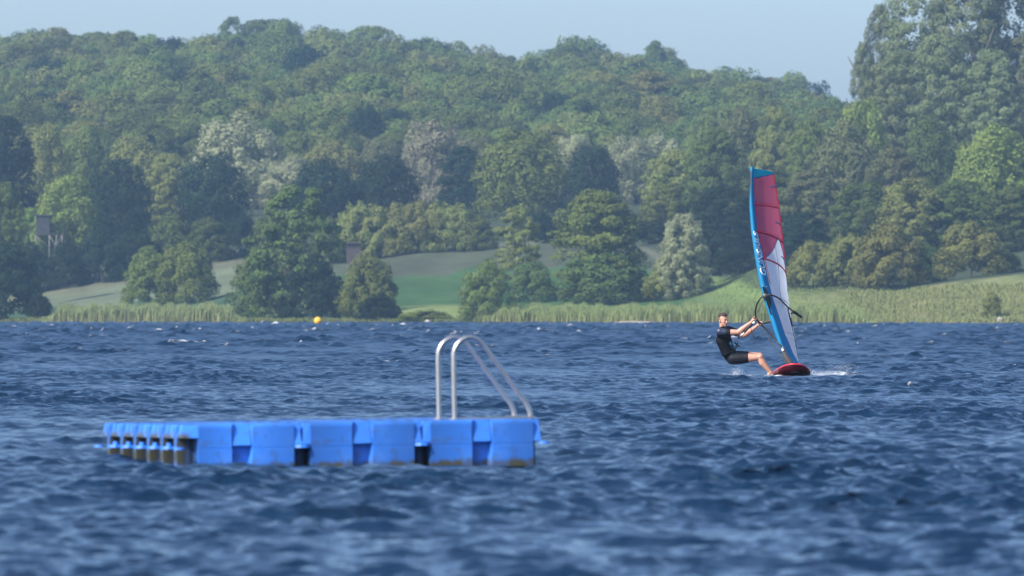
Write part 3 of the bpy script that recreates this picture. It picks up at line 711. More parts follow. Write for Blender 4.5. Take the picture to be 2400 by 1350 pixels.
def booth():
    Y = 1235.0; s = Y / FPX; c = at(829, 616, Y); base = float(terrain(c.x, Y)); f = c.z - base
    t = empty('wooden_booth', (c.x, Y, base)); tag(t, 'dark brown boxy wooden booth on posts below the olive hedge', 'booth')
    w = 16 * s; top = f + 45 * s
    MB().box((-w + .05, -.95, f), (w - .05, .9, top)).build('cabin', BOOTH, t)
    planks(t, -w, w, -1.0, f - .05, top - .75, 7, BOOTH); planks(t, -w, w, -1.0, top - .3, top, 7, BOOTH)
    planks(t, -.95, .95, -w, f, top, 6, BOOTH, 'y'); planks(t, -.95, .95, w, f, top, 6, BOOTH, 'y')
    MB().box((-w + .15, -.975, top - .75), (w - .15, -.955, top - .3)).build('window', principled('dark_opening', (0.02, 0.02, 0.02), 0.6), t)
    MB().hexa([(-w - .2, -1.3, top), (w + .2, -1.3, top), (w + .2, 1.1, top), (-w - .2, 1.1, top)], [(-w - .2, -1.3, top + .2), (w + .2, -1.3, top + .2), (w + .2, 1.1, top + .06), (-w - .2, 1.1, top + .06)]).build('roof', BOOTH, t)
    for x in (-w + .1, w - .1):
        for y in (-.8, .8): MB().tube([(x, y, -.2), (x, y, f)], 0.09, 7).build('leg', POLE, t)
booth()

# ------------------------------------------------------------------ buoy, shore stones
def buoy():
    Y = 900.0; c = at(745, 752, Y); r = 9.0 * Y / FPX
    t = empty('marker_buoy', (c.x, Y, 0)); tag(t, 'round bright orange buoy floating by the far shore', 'buoy')
    om = principled('buoy_orange', (0.95, 0.46, 0.02), 0.4, vary=0.08, scale=3)
    z = c.z
    MB().ball((0, 0, z), (r, r, r * .98), 24, 16).build('float', om, t, True)
    MB().tube([(0, 0, z + r * .9), (0, 0, z + r * 1.12)], 0.06, 8).build('lifting_eye', om, t)
    MB().tube([(0, 0, z - r * .7), (0, 0, z - r * 1.3)], 0.1, 8).build('mooring_neck', om, t)
    MB().tube([Vector((math.cos(a) * r * 1.0, math.sin(a) * r * 1.0, z)) for a in [i * math.pi / 12 for i in range(25)]], 0.02, 6).build('seam', om, t)
buoy()
STONE = principled('pale_stone', (0.34, 0.31, 0.27), 0.9, vary=0.2, scale=2)
def stone(px, py, w, h, Y, label, seed, grp=None):
    rng = np.random.default_rng(seed); x = (px - 1200) * Y / FPX; z = float(terrain(x, Y)); rx, rz = w * Y / FPX / 2, h * Y / FPX
    me = MB().ball((0, 0, 0), 1, 12, 8).mesh('shore_stone', True)
    for v in me.vertices:
        k = 1 + 0.18 * math.sin(v.co.x * 4 + seed) * math.cos(v.co.y * 3 + v.co.z * 2 + seed); v.co *= k
        v.co = Vector((v.co.x * rx, v.co.y * rx * .8, v.co.z * rz))
    o = obj('shore_stone', me, STONE); o.location = (x, Y, z + rz * .35); tag(o, label, 'stone', grp)
stone(1003, 745, 16, 7, 1085, 'pale stone lying alone in front of the green field', 1)
def sand_spit():
    mb = MB(); n = 26; xs = [1436 + i * 4.2 for i in range(n)]; V = []
    for i, px in enumerate(xs):
        Y = float(shore_y(px)); w = 1.5 * math.sin(math.pi * (i + .5) / n) ** .5 + .2 * math.sin(i * 2.3); hgt = 0.16 * math.sin(math.pi * (i + .5) / n) ** .6 * (1 + .3 * math.sin(i * 1.7))
        for d, z in ((-1.6, -.35), (-.7, hgt * .8), (0, hgt), (.8, hgt * .7), (1.6, -.3)): V.append(((px - 1200) * Y / FPX, Y - .8 + d * w, 0.12 + z))
    mb.add(V, [(i * 5 + j, (i + 1) * 5 + j, (i + 1) * 5 + j + 1, i * 5 + j + 1) for i in range(n - 1) for j in range(4)])
    tag(mb.build('sand_spit', principled('pale_sand', (0.27, 0.225, 0.18), 0.95, vary=0.2, scale=2), None, True), 'narrow pale strip of sand at the right waterline', kind='structure')
sand_spit()
stone(2345, 745, 16, 8, 992, 'pale stone on the right bank near the picture edge', 20)

# ------------------------------------------------------------------ the swimming raft
def float_mat(name, algae_side):
    m, nt, N, L = new_mat(name)
    p = N.new('ShaderNodeBsdfPrincipled'); o = N.new('ShaderNodeOutputMaterial'); L.new(p.outputs[0], o.inputs[0])
    p.inputs['Roughness'].default_value = 0.42
    tc = N.new('ShaderNodeTexCoord'); sx = N.new('ShaderNodeSeparateXYZ'); L.new(tc.outputs['Object'], sx.inputs[0])
    n = N.new('ShaderNodeTexNoise'); n.inputs['Scale'].default_value = 5; n.inputs['Detail'].default_value = 6; L.new(tc.outputs['Object'], n.inputs['Vector'])
    oi = N.new('ShaderNodeObjectInfo')
    hs = N.new('ShaderNodeHueSaturation'); hs.inputs['Color'].default_value = (0.040, 0.215, 0.76, 1)
    mv = N.new('ShaderNodeMapRange'); mv.inputs['To Min'].default_value = 0.86; mv.inputs['To Max'].default_value = 1.12; L.new(oi.outputs['Random'], mv.inputs['Value']); L.new(mv.outputs[0], hs.inputs['Value'])
    # sun-bleached blotches
    bl = N.new('ShaderNodeMapRange'); bl.inputs['From Min'].default_value = 0.5; bl.inputs['From Max'].default_value = 0.8; bl.inputs['To Max'].default_value = 0.35; L.new(n.outputs['Fac'], bl.inputs['Value'])
    m1 = N.new('ShaderNodeMixRGB'); m1.inputs[2].default_value = (0.13, 0.30, 0.72, 1); L.new(bl.outputs[0], m1.inputs[0]); L.new(hs.outputs[0], m1.inputs[1])
    # algae: below the waterline, and on the weathered end
    zl = N.new('ShaderNodeMapRange'); zl.inputs['From Min'].default_value = 0.105; zl.inputs['From Max'].default_value = 0.05; L.new(sx.outputs['Z'], zl.inputs['Value'])
    n2 = N.new('ShaderNodeTexNoise'); n2.inputs['Scale'].default_value = 11; n2.inputs['Detail'].default_value = 5; L.new(tc.outputs['Object'], n2.inputs['Vector'])
    al = N.new('ShaderNodeMath'); al.operation = 'MULTIPLY_ADD'; L.new(zl.outputs[0], al.inputs[0]); al.inputs[1].default_value = 1.1
    nn = N.new('ShaderNodeMapRange'); nn.inputs['From Min'].default_value = 0.45; nn.inputs['From Max'].default_value = 0.62; nn.inputs['To Min'].default_value = -0.35; nn.inputs['To Max'].default_value = 0.25
    L.new(n2.outputs['Fac'], nn.inputs['Value']); L.new(nn.outputs[0], al.inputs[2]); al.use_clamp = True
    fac = al.outputs[0]
    if algae_side:
        ex = N.new('ShaderNodeMapRange'); ex.inputs['From Min'].default_value = 0.095; ex.inputs['From Max'].default_value = 0.07; L.new(sx.outputs['X'], ex.inputs['Value'])
        tz = N.new('ShaderNodeMapRange'); tz.inputs['From Min'].default_value = 0.36; tz.inputs['From Max'].default_value = 0.30; L.new(sx.outputs['Z'], tz.inputs['Value'])
        pr = N.new('ShaderNodeMath'); pr.operation = 'MULTIPLY'; L.new(ex.outputs[0], pr.inputs[0]); L.new(tz.outputs[0], pr.inputs[1])
        n3 = N.new('ShaderNodeMapRange'); n3.inputs['From Min'].default_value = 0.36; n3.inputs['From Max'].default_value = 0.52; L.new(n2.outputs['Fac'], n3.inputs['Value'])
        pq = N.new('ShaderNodeMath'); pq.operation = 'MULTIPLY'; L.new(pr.outputs[0], pq.inputs[0]); L.new(n3.outputs[0], pq.inputs[1])
        mxn = N.new('ShaderNodeMath'); mxn.operation = 'MAXIMUM'; L.new(fac, mxn.inputs[0]); L.new(pq.outputs[0], mxn.inputs[1]); fac = mxn.outputs[0]
    m2 = N.new('ShaderNodeMixRGB'); m2.inputs[2].default_value = (0.072, 0.074, 0.048, 1); L.new(fac, m2.inputs[0]); L.new(m1.outputs[0], m2.inputs[1])
    gr = N.new('ShaderNodeAttribute'); gr.attribute_name = 'void_shade'; gp = N.new('ShaderNodeMath'); gp.operation = 'POWER'; gp.inputs[1].default_value = 0.7; L.new(gr.outputs['Fac'], gp.inputs[0])
    m3 = N.new('ShaderNodeMixRGB'); m3.inputs[2].default_value = (0.008, 0.009, 0.007, 1); L.new(gp.outputs[0], m3.inputs[0]); L.new(m2.outputs[0], m3.inputs[1])  # near-black mix paints the shade of the joint voids into the colour
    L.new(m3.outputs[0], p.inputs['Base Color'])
    rr = N.new('ShaderNodeMapRange'); rr.inputs['To Min'].default_value = 0.36; rr.inputs['To Max'].default_value = 0.6; L.new(n.outputs['Fac'], rr.inputs['Value']); L.new(rr.outputs[0], p.inputs['Roughness'])
    return m

def raft():
    FB = float_mat('float_blue', False); FA = float_mat('float_blue_weathered', True)
    Nc, Rc, Bc = at(425, 995, 68.5), at(1269, 981, 69.28), at(239, 991, 71.4)
    H = 0.40
    e1 = (Rc - Nc).normalized(); e2 = Bc - Nc; e2 = (e2 - e1 * e2.dot(e1)).normalized(); e3 = e1.cross(e2)
    t = empty('swimming_raft'); tag(t, 'blue plastic modular swimming raft with two steel handrails, floating in the lake', 'raft')
    O = Nc - e3 * H
    t.matrix_world = Matrix(((e1.x, e2.x, e3.x, O.x), (e1.y, e2.y, e3.y, O.y), (e1.z, e2.z, e3.z, O.z), (0, 0, 0, 1)))
    Lx = (Rc - Nc).length / 3.0; Ly = (Bc - Nc).length / 6.0
    def block(zpad):
        bm = bmesh.new()
        cx, cy, g = 0.070, 0.190, 0.004; ce = 0.14 if zpad > .25 else cx
        nx0, nx1, nd = Lx / 2 - .085, Lx / 2 + .085, 0.075
        pl = [(ce, g), (nx0, g), (nx0 + .02, nd), (nx1 - .02, nd), (nx1, g), (Lx - cx, g), (Lx - cx + .012, cy), (Lx - g, cy + .004), (Lx - g, Ly - cy - .004),
              (Lx - cx + .012, Ly - cy), (Lx - cx, Ly - g), (nx1, Ly - g), (nx1 - .02, Ly - nd), (nx0 + .02, Ly - nd), (nx0, Ly - g), (ce, Ly - g), (ce - .012, Ly - cy), (g, Ly - cy - .004), (g, cy + .004), (ce - .012, cy)]
        void_shade = [0.25, 0, 0, 0, 0, .25, 1, .1, .1, 1, .25, 0, 0, 0, 0, .25, 1, .1, .1, 1]; gv = []  # painted shade per outline point, full at the inner void corners
        def ring(z, inset):
            gv.extend(void_shade)
            c = Vector((Lx / 2, Ly / 2)); out = []
            for (x, y) in pl:
                dx = inset if x < Lx / 2 else -inset; dy = inset if y < Ly / 2 else -inset
                out.append(bm.verts.new((x + dx, y + dy, z)))
            return out
        rs = [ring(0.0, .02), ring(0.02, 0), ring(.195, 0), ring(.200, .003), ring(.205, 0), ring(H - .03, 0), ring(H - .012, .004), ring(H, .018)]
        n = len(pl)
        for a, b in zip(rs[:-1], rs[1:]):
            for i in range(n): bm.faces.new((a[i], a[(i + 1) % n], b[(i + 1) % n], b[i]))
        bm.faces.new(rs[-1]); bm.faces.new(rs[0][::-1])
        def wedge(bot, top):
            b = [bm.verts.new(v) for v in bot]; u = [bm.verts.new(v) for v in top]; m = len(b)
            for i in range(m): bm.faces.new((b[i], b[(i + 1) % m], u[(i + 1) % m], u[i]))
            bm.faces.new(u); bm.faces.new(b[::-1])
        z0, z1 = .225, H - .004
        for sx_ in (0, 1):
            for sy_ in (0, 1):
                X = (lambda v: v) if not sx_ else (lambda v: Lx - v); Yf = (lambda v: v) if not sy_ else (lambda v: Ly - v)
                cw = cx if sx_ else ce
                q = [(.004, .006), (cw + .004, .006), (cw + .004, cy + .01), (.004, cy + .01)]
                r = [(.006, .050), (cx + .004, .050), (cx + .004, cy + .01), (.006, cy + .01)]
                r = [(.020, .040), (cw + .003, .034), (cw + .003, cy + .01), (.034, cy + .01)]
                if sx_ != sy_: q = q[::-1]; r = r[::-1]
                zz = zpad if sx_ == 0 else z0
                wedge([(X(a), Yf(b), zz) for a, b in q], [(X(a), Yf(b), z1) for a, b in r])
        for sy_ in (0, 1):
            Yf = (lambda v: v) if not sy_ else (lambda v: Ly - v)
            q = [(nx0 + .012, .004), (nx1 - .012, .004), (nx1 - .012, nd + .01), (nx0 + .012, nd + .01)]; r = [(nx0 + .014, .045), (nx1 - .014, .045), (nx1 - .03, nd + .01), (nx0 + .03, nd + .01)]
            if sy_: q = q[::-1]; r = r[::-1]
            wedge([(a, Yf(b), z0) for a, b in q], [(a, Yf(b), z1) for a, b in r])
        bm.normal_update()
        me = bpy.data.meshes.new('float_block'); bm.to_mesh(me); bm.free(); fattr(me, 'void_shade', np.array(gv + [0.0] * (len(me.vertices) - len(gv)))); return me
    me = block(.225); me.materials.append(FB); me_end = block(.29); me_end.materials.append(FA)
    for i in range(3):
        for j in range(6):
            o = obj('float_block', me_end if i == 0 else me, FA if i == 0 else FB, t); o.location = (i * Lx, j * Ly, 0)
    lug = bpy.data.meshes.new('lug')
    mb = MB(); mb.hexa([(.075 * math.cos(a), .075 * math.sin(a), 0) for a in [k * math.pi / 5 for k in range(10)]], [(.07 * math.cos(a), .07 * math.sin(a), .022) for a in [k * math.pi / 5 for k in range(10)]])
    mb.tube([(0, 0, .02), (0, 0, .05)], [.028, .024], 10)
    FL = principled('lug_blue', (0.03, 0.19, 0.68), 0.4, vary=0.1)
    lug = mb.mesh('lug'); lug.materials.append(FL)
    spots = [(i, j) for i in range(4) for j in (0, 6)] + [(i, j) for i in (0, 3) for j in range(1, 6)]
    tab_ = MB().hexa([(.047 * math.cos(a), .047 * math.sin(a), 0) for a in [k * math.pi / 6 for k in range(12)]], [(.043 * math.cos(a), .043 * math.sin(a), .018) for a in [k * math.pi / 6 for k in range(12)]]).mesh('lug'); tab_.materials.append(FL)
    for (i, j) in spots:
        o = obj('lug', tab_ if (i in (0, 3) and j in (0, 6)) else lug, FL, t)
        dx = (-.008 if i == 0 else .008) if i in (0, 3) else 0; dy = (.035 if j == 0 else -.035) if j in (0, 6) else 0
        if i in (0, 3) and j not in (0, 6): dx = .012 if i == 0 else -.012
        if i in (0, 3) and j in (0, 6): dy *= 0.3; dx *= 2.5
        o.location = (i * Lx + dx, j * Ly + dy, .198)
    # handrails of the bathing ladder
    ST = principled('brushed_steel', (0.50, 0.485, 0.47), 0.30, metal=0.9, vary=0.08, scale=20)
    for y in (0.22, 0.72):
        x0, x1 = 2.325, 2.965; zt = H + .672
        pts = [(x0, y, H)] + [(x0, y, H + .02), (x0, y, H + .25), (x0, y, H + .50)]
        prof = [(x0 + .012, .575), (x0 + .055, .635), (x0 + .12, .668), (x0 + .185, .66), (x0 + .245, .615), (x0 + .30, .54), (x0 + .42, .375), (x0 + .54, .21), (x0 + .605, .125), (x0 + .632, .06), (x0 + .64, 0.0)]
        pts += [(x, y, H + z) for x, z in prof]
        MB().tube(smooth_path(pts, 5), 0.0205, 12).build('handrail', ST, t, True)
        for x in (x0, x0 + .64):
            MB().tube([(x, y, H + .001), (x, y, H + .014)], .045, 14).build('foot_flange', ST, t)
        MB().box((x0 - .02, y - .03, H + .002), (x0 + .66, y + .03, H + .012)).build('base_plate', ST, t)
    MB().box((2.90, .16, H + .013), (2.98, .78, H + .022)).build('cross_plate', ST, t)
    for k, z in enumerate((.30, .06)):
        pass
raft()

# ------------------------------------------------------------------ windsurf board
def board():
    red = principled('board_red', (0.62, 0.015, 0.028), 0.25, vary=0.08, scale=4, coat=0.4)
    dark = principled('pad_grey', (0.05, 0.05, 0.055), 0.8)
    white = principled('decal_white', (0.75, 0.72, 0.68), 0.5)
    t = empty('windsurf_board', at(1850, 876, 164.0)); tag(t, 'red windsurf board planing with its nose lifted, under the sailor', 'windsurf board')
    ang = math.atan2(0.035, 0.99)
    base = Vector((at(1850, 876, 164.0)))
    fwd = Vector((math.sin(ang), -math.cos(ang), 0)); side = Vector((math.cos(ang), math.sin(ang), 0)); up = Vector((0, 0, 1))
    nose = at(1864.5, 857, 162.75)
    Lb, n, k = 2.42, 26, 20
    V = []; rows = []
    roll = math.radians(2.0)
    S = side * math.cos(roll) - up * math.sin(roll); U = up * math.cos(roll) + side * math.sin(roll)
    def prof(l):
        w = np.interp(l, [0, .04, .12, .25, .45, .75, 1.1, 1.6, 2.0, 2.3, 2.42], [.03, .115, .19, .255, .31, .345, .355, .335, .29, .22, .17])
        zb = -0.165 * l + 0.055 * max(0, (0.5 - l) / 0.5) ** 2 - .035
        th = np.interp(l, [0, .1, .4, 1.0, 1.8, 2.42], [.022, .04, .075, .105, .10, .06])
        return float(w), float(zb), float(th)
    def pt(l, s_, zz): return nose - fwd * l + S * s_ + U * zz - base
    for i in range(n + 1):
        l = Lb * (i / n) ** 1.25; w, zb, th = prof(l)
        ring = []
        for j in range(k):
            a = 2 * math.pi * j / k; cx = math.copysign(abs(math.cos(a)) ** .55, math.cos(a)); sz = math.sin(a)
            z = zb + th * .45 + (sz * th * .5 if sz > 0 else sz * th * .45) + (0.02 * (cx * cx) if sz < 0 else 0)
            ring.append(len(V)); V.append(pt(l, w * cx, z))
        rows.append(ring)
    F = []
    for a, b in zip(rows[:-1], rows[1:]):
        for j in range(k): F.append((a[j], b[j], b[(j + 1) % k], a[(j + 1) % k]))
    F.append(tuple(rows[0])); F.append(tuple(rows[-1][::-1]))
    MB().add(V, F).build('hull', red, t, True)
    rim = [pt(l, sg * prof(l)[0] * .985, prof(l)[1] + prof(l)[2] * .47) for sg, ls in ((-1, [1.3, 1.0, .75, .5, .35, .22, .12, .05, .01]), (1, [.01, .05, .12, .22, .35, .5, .75, 1.0, 1.3])) for l in ls]
    MB().tube(smooth_path(rim, 3), .013, 8).build('lit_nose_rail', principled('lit_rail_red', (0.85, 0.03, 0.055), 0.3, coat=0.4), t, True)  # brighter red tube, painting in the light caught along the nose rim
    # white emblem on the bottom of the nose, two swept strokes
    for (s0, s1, l0, l1, l2, l3) in ((-.075, .05, .50, .66, .40, .56), (-.02, .105, .56, .72, .46, .62)):
        vs_ = []
        for q in range(9):
            f = q / 8; s_ = s0 + (s1 - s0) * f; a = l0 + (l2 - l0) * f; b = a + .055 + .05 * math.sin(math.pi * f)
            for l in (a, b):
                w, zb, th = prof(l); vs_.append(pt(l, s_, zb + .02 * min(1, abs(s_) / w) ** 2 - .004))
        MB().add(vs_, [(2 * q, 2 * q + 1, 2 * q + 3, 2 * q + 2) for q in range(8)]).build('emblem', white, t)
    def deck(l, s_): w, zb, th = prof(l); return pt(l, s_, zb + th * .93)
    for sgn in (-1, 1):
        c = [deck(1.75, sgn * .20), deck(1.75, sgn * .20) + up * .07, deck(1.68, sgn * .27) + up * .08, deck(1.60, sgn * .30) + up * .01]
        MB().tube(smooth_path(c, 4), .02, 6).build('footstrap', dark, t, True)
        mb = MB(); q = [deck(1.5, sgn * .08), deck(1.5, sgn * .29), deck(2.0, sgn * .24), deck(2.0, sgn * .08)]
        mb.hexa([v for v in q], [v + up * .012 for v in q]).build('deck_pad', dark, t)
    MB().tube([deck(1.25, 0), deck(1.25, 0) + up * .05], [.06, .045], 12).build('mast_base', dark, t)
    w, zb, th = prof(2.25)
    f0 = [pt(2.1, 0, zb), pt(2.32, 0, zb - .01), pt(2.44, 0, zb - .3), pt(2.36, 0, zb - .32)]
    MB().hexa([v + S * .006 for v in f0], [v - S * .006 for v in f0]).build('fin', dark, t)
    return base + deck(1.25, 0) + up * .05
mast_foot = board()

# ------------------------------------------------------------------ sail
def cloth(name, color, trans, rough=0.45, alpha=0.0, spec=0.4, wrinkle=0.15):
    m, nt, N, L = new_mat(name)
    p = N.new('ShaderNodeBsdfPrincipled'); p.inputs['Base Color'].default_value = (*color, 1); p.inputs['Roughness'].default_value = rough; p.inputs['Specular IOR Level'].default_value = spec
    t = N.new('ShaderNodeBsdfTranslucent'); t.inputs['Color'].default_value = (*color, 1)
    mx = N.new('ShaderNodeMixShader'); mx.inputs[0].default_value = trans; o = N.new('ShaderNodeOutputMaterial')
    L.new(p.outputs[0], mx.inputs[1]); L.new(t.outputs[0], mx.inputs[2])
    tc = N.new('ShaderNodeTexCoord'); n = N.new('ShaderNodeTexNoise'); n.inputs['Scale'].default_value = 3.5; n.inputs['Detail'].default_value = 4; L.new(tc.outputs['Object'], n.inputs['Vector'])
    b = N.new('ShaderNodeBump'); b.inputs['Strength'].default_value = wrinkle; b.inputs['Distance'].default_value = 0.08; L.new(n.outputs['Fac'], b.inputs['Height'])
    L.new(b.outputs[0], p.inputs['Normal']); L.new(b.outputs[0], t.inputs['Normal'])
    out = mx
    if alpha:
        tr = N.new('ShaderNodeBsdfTransparent'); tr.inputs['Color'].default_value = (*[min(1, c * 0.6 + 0.50) for c in color], 1)
        m2 = N.new('ShaderNodeMixShader'); m2.inputs[0].default_value = alpha; L.new(mx.outputs[0], m2.inputs[1]); L.new(tr.outputs[0], m2.inputs[2]); out = m2
    L.new(out.outputs[0], o.inputs[0])
    return m

LUFF = ([383, 393, 405, 450, 485, 543, 601, 663, 701, 740, 778, 813, 858], [1762, 1760.5, 1759, 1757.5, 1758.5, 1763, 1771.7, 1783, 1793, 1805.5, 1817.5, 1829.5, 1846])
LEECH_Y = ([393, 418, 478, 540, 602, 690, 778, 858], [403, 407, 487, 568, 647, 738, 800, 850])
LEECH = ([404, 440, 485, 568, 647, 712, 755, 813, 850], [1812, 1818.5, 1825.6, 1835, 1842.5, 1848, 1852.5, 1860, 1865])
CHORD = ([393, 412, 540, 690, 778, 858], [0.50, 0.62, 1.28, 1.68, 1.35, 0.85])
CAMB = ([393, 412, 543, 601, 690, 778, 858], [3, 5, 12, 20, 24, 22, 16])
SLEEVE = ([383, 412, 478, 543, 601, 690, 778, 830, 858], [.10, .10, .11, .10, .12, .125, .17, .28, .55])
def luff_depth(q): return 164.0 + 0.22 * (858 - q) / 122.0
def sail_pt(q, c):
    """Point of the sail at luff row q (photograph pixels) and chord fraction c."""
    xl = np.interp(q, *LUFF); yl = q; ye = np.interp(q, *LEECH_Y); xe = np.interp(ye, *LEECH)
    cam_ = np.interp(q, *CAMB) * 4 * c * (1 - c) * (1.25 - 0.5 * c)
    return at(xl + (xe - xl) * c + cam_, yl + (ye - yl) * (c ** 1.15), luff_depth(q) + np.interp(q, *CHORD) * c)

def sail():
    blue = cloth('sail_blue', (0.015, 0.30, 0.58), 0.42)
    teal = cloth('sail_teal', (0.02, 0.50, 0.62), 0.45)
    redf = cloth('sail_red_film', (0.74, 0.17, 0.31), 0.58, 0.15, alpha=0.58)
    wht = cloth('sail_white', (0.86, 0.87, 0.90), 0.66, wrinkle=0.25)
    bat = principled('batten_red', (0.70, 0.015, 0.045), 0.4); blk = principled('black_rubber', (0.012, 0.012, 0.013), 0.55, vary=0.2, scale=20)
    grey = principled('carbon_grey', (0.07, 0.07, 0.075), 0.35); tab = principled('leech_tab', (0.03, 0.22, 0.32), 0.5); ltx = principled('letter_white', (0.85, 0.86, 0.88), 0.5)
    line_ = principled('rope', (0.045, 0.05, 0.06), 0.8, vary=0.5, scale=30)
    t = empty('windsurf_sail', mast_foot); tag(t, 'blue, red and white windsurf sail heeled over the red board', 'windsurf sail')
    O = mast_foot
    def sl(q): return float(np.interp(q, *SLEEVE))
    def patch(name, mat, qs, c0, c1, n=14, thick=0.003):
        V = []; F = []
        for q in qs:
            a, b = c0(q), c1(q)
            for j in range(n + 1): V.append(sail_pt(q, a + (b - a) * j / n) - O)
        for i in range(len(qs) - 1):
            for j in range(n): k = i * (n + 1) + j; F.append((k, k + 1, k + n + 2, k + n + 1))
        o = MB().add(V, F).build(name, mat, t, True)
        md = o.modifiers.new('thickness', 'SOLIDIFY'); md.thickness = thick; md.offset = 0
        return o
    lin = lambda a, b, n: [a + (b - a) * i / n for i in range(n + 1)]
    # mast and the sleeve round it
    mp = [sail_pt(q, .012) - O for q in lin(392, 850, 40)]
    tip = at(1762, 383, luff_depth(383)) - O
    MB().tube([tip, tip.lerp(mp[0], .5), mp[0]] + mp[1:] + [Vector((0, 0, 0.0))], [.016] * 3 + [.022] * 40 + [.026], 10).build('mast', blk, t, True)
    patch('mast_sleeve', blue, lin(390, 856, 60), lambda q: 0.0, sl, 10, 0.006)
    V = []
    for q in lin(391, 855, 50):                       # rounded leading edge of the sleeve
        p0 = sail_pt(q, 0.0); p1 = sail_pt(q, .045); V.append(((p0 + p1) / 2 - O, (p1 - p0).length / 2 + .006))
    MB().tube([v for v, r in V], [max(.028, r) for v, r in V], 12).build('sleeve_edge', blue, t, True)
    patch('head_panel', teal, lin(394, 418, 6), lambda q: sl(q), lambda q: 0.995)
    b1 = lambda q: sl(q) + .004
    patch('window_panel', redf, lin(418, 478, 10), b1, lambda q: 1.0)
    patch('window_panel', redf, lin(478, 540, 10), b1, lambda q: 1.0)
    # between the second and third batten the white body starts under a pointed arch
    def arch_l(q): return float(np.interp(q, [541, 548, 570, 601], [.72, .62, .42, .14])) if q < 601 else b1(q)
    def arch_r(q): return float(np.interp(q, [541, 548, 565, 602, 660, 690], [.74, .82, .90, .945, .985, 1.0]))
    patch('window_panel', redf, lin(540, 601, 10), b1, lambda q: max(b1(q) + .002, arch_l(q)))
    patch('window_panel', redf, lin(540, 688, 20), lambda q: arch_r(q), lambda q: 1.0, 4)
    patch('body_panel', wht, lin(542, 602, 14), arch_l, arch_r)
    patch('body_panel', wht, lin(602, 690, 14), b1, arch_r)
    patch('body_panel', wht, lin(690, 778, 14), b1, lambda q: 1.0)
    patch('foot_panel', wht, lin(778, 857, 12), b1, lambda q: 1.0)
    # seams drawn as thin tapes
    def tape(name, mat, pts, r=.008): 
        MB().tube([sail_pt(q, c) - O + Vector((.004, -.006, 0)) for q, c in pts], r, 6).build(name, mat, t, True)
    tape('seam_tape', tab, [(q, arch_l(q)) for q in lin(542, 600, 12)])
    tape('seam_tape', tab, [(q, arch_r(q)) for q in lin(542, 600, 12)], .006)
    tape('seam_tape', blue, [(418, c) for c in lin(.1, 1, 10)], .008)
    for q, w in ((478, .014), (540, .018), (602, .016)):
        tape('batten', bat, [(q, c) for c in lin(sl(q) * .8, 1.0, 14)], w)
    tape('leech_tape', bat, [(q, 1.0) for q in lin(418, 600, 20)], .007)
    tape('luff_tape', bat, [(q, b1(q) + .015) for q in lin(478, 660, 20)], .005)
    for q in (440, 508, 575, 640, 705):
        tape('leech_tab', tab, [(q, c) for c in lin(.72 if q < 600 else .85, 1.0, 5)], .012)
    tape('leech_cord', blk, [(q, 1.0) for q in lin(800, 856, 8)], .006)
    tape('camber_crease', grey, [(q, .30 + .16 * (690 - q) / 100) for q in lin(690, 560, 10)], .0035)
    tape('camber_crease', grey, [(q, .42 + .1 * (q - 690) / 100) for q in lin(700, 840, 10)], .0035)
    # black protector at the boom cut-out
    V = []; qs = lin(672, 738, 10)
    for q in qs:
        f = (q - 672) / 66; w = .012 + .085 * math.sin(math.pi * min(1, f * 1.15 + .1)) * (.6 + .5 * f)
        for c in (-.004, w * .5, max(.02, w)): V.append(sail_pt(q, c) - O + Vector((.012, -.085, 0)))
    MB().add(V, [(i * 3 + j, i * 3 + j + 1, i * 3 + j + 4, i * 3 + j + 3) for i in range(10) for j in range(2)]).build('boom_cutout', blk, t, True)
    # lettering up the sleeve
    fc = bpy.data.curves.new('lettering', 'FONT'); fc.body = 'GUNSAILS'; fc.size = 1.0; fc.shear = 0.22; fc.offset = 0.022
    fo = bpy.data.objects.new('lettering', fc); col.objects.link(fo)
    dg = bpy.context.evaluated_depsgraph_get(); dg.update()
    me = bpy.data.meshes.new_from_object(fo.evaluated_get(dg)); col.objects.unlink(fo); bpy.data.objects.remove(fo)
    bm = bmesh.new(); bm.from_mesh(me); bmesh.ops.triangulate(bm, faces=bm.faces); bmesh.ops.subdivide_edges(bm, edges=bm.edges, cuts=1); 
    xs = [v.co.x for v in bm.verts]; ysv = [v.co.y for v in bm.verts]; x0, x1, y0, y1 = min(xs), max(xs), min(ysv), max(ysv)
    for v in bm.verts:
        f = (v.co.x - x0) / (x1 - x0); g = (v.co.y - y0) / (y1 - y0)
        q = 643 - f * 102
        c = sl(q) * (0.84 - 0.70 * g)
        p = sail_pt(q, c); a0, a1 = sail_pt(q, 0.0), sail_pt(q, .045); pc = (a0 + a1) / 2; rt = max(.028, (a1 - a0).length / 2 + .006); dx = p.x - pc.x
        fy = pc.y - math.sqrt(max(0, rt * rt - dx * dx)) if abs(dx) < rt else p.y
        v.co = Vector((p.x, min(p.y - .004, fy) - .006, p.z)) - O + Vector((.006, 0, 0))
    bm.to_mesh(me); bm.free(); me.name = 'lettering'
    obj('lettering', me, ltx, t)
    V = []
    for (q, c) in ((668, .02), (668, .55), (671, .55), (671, .02)): V.append(sail_pt(q, c * sl(q)) - O + Vector((.012, -.03, 0)))
    MB().add(V, [(0, 1, 2, 3)]).build('size_mark', ltx, t)
    # tack fitting at the foot
    V = [at(1834, 812, 163.98) - O, at(1842, 835, 163.96) - O, at(1853, 853, 163.97) - O, Vector((0, 0, .01))]
    MB().tube(smooth_path(V, 4), [.038, .042, .046, .05, .055, .06, .065, .07, .07, .065, .06, .055, .05], 10).build('tack_protector', grey, t, True)
    MB().tube([at(1832.5, 817, 163.92) - O, at(1836, 822, 163.92) - O], .022, 8).build('tack_pulley', ltx, t)
    MB().tube([(0, 0, .02), (0, 0, -.03)], [.04, .045], 10).build('mast_joint', blk, t)
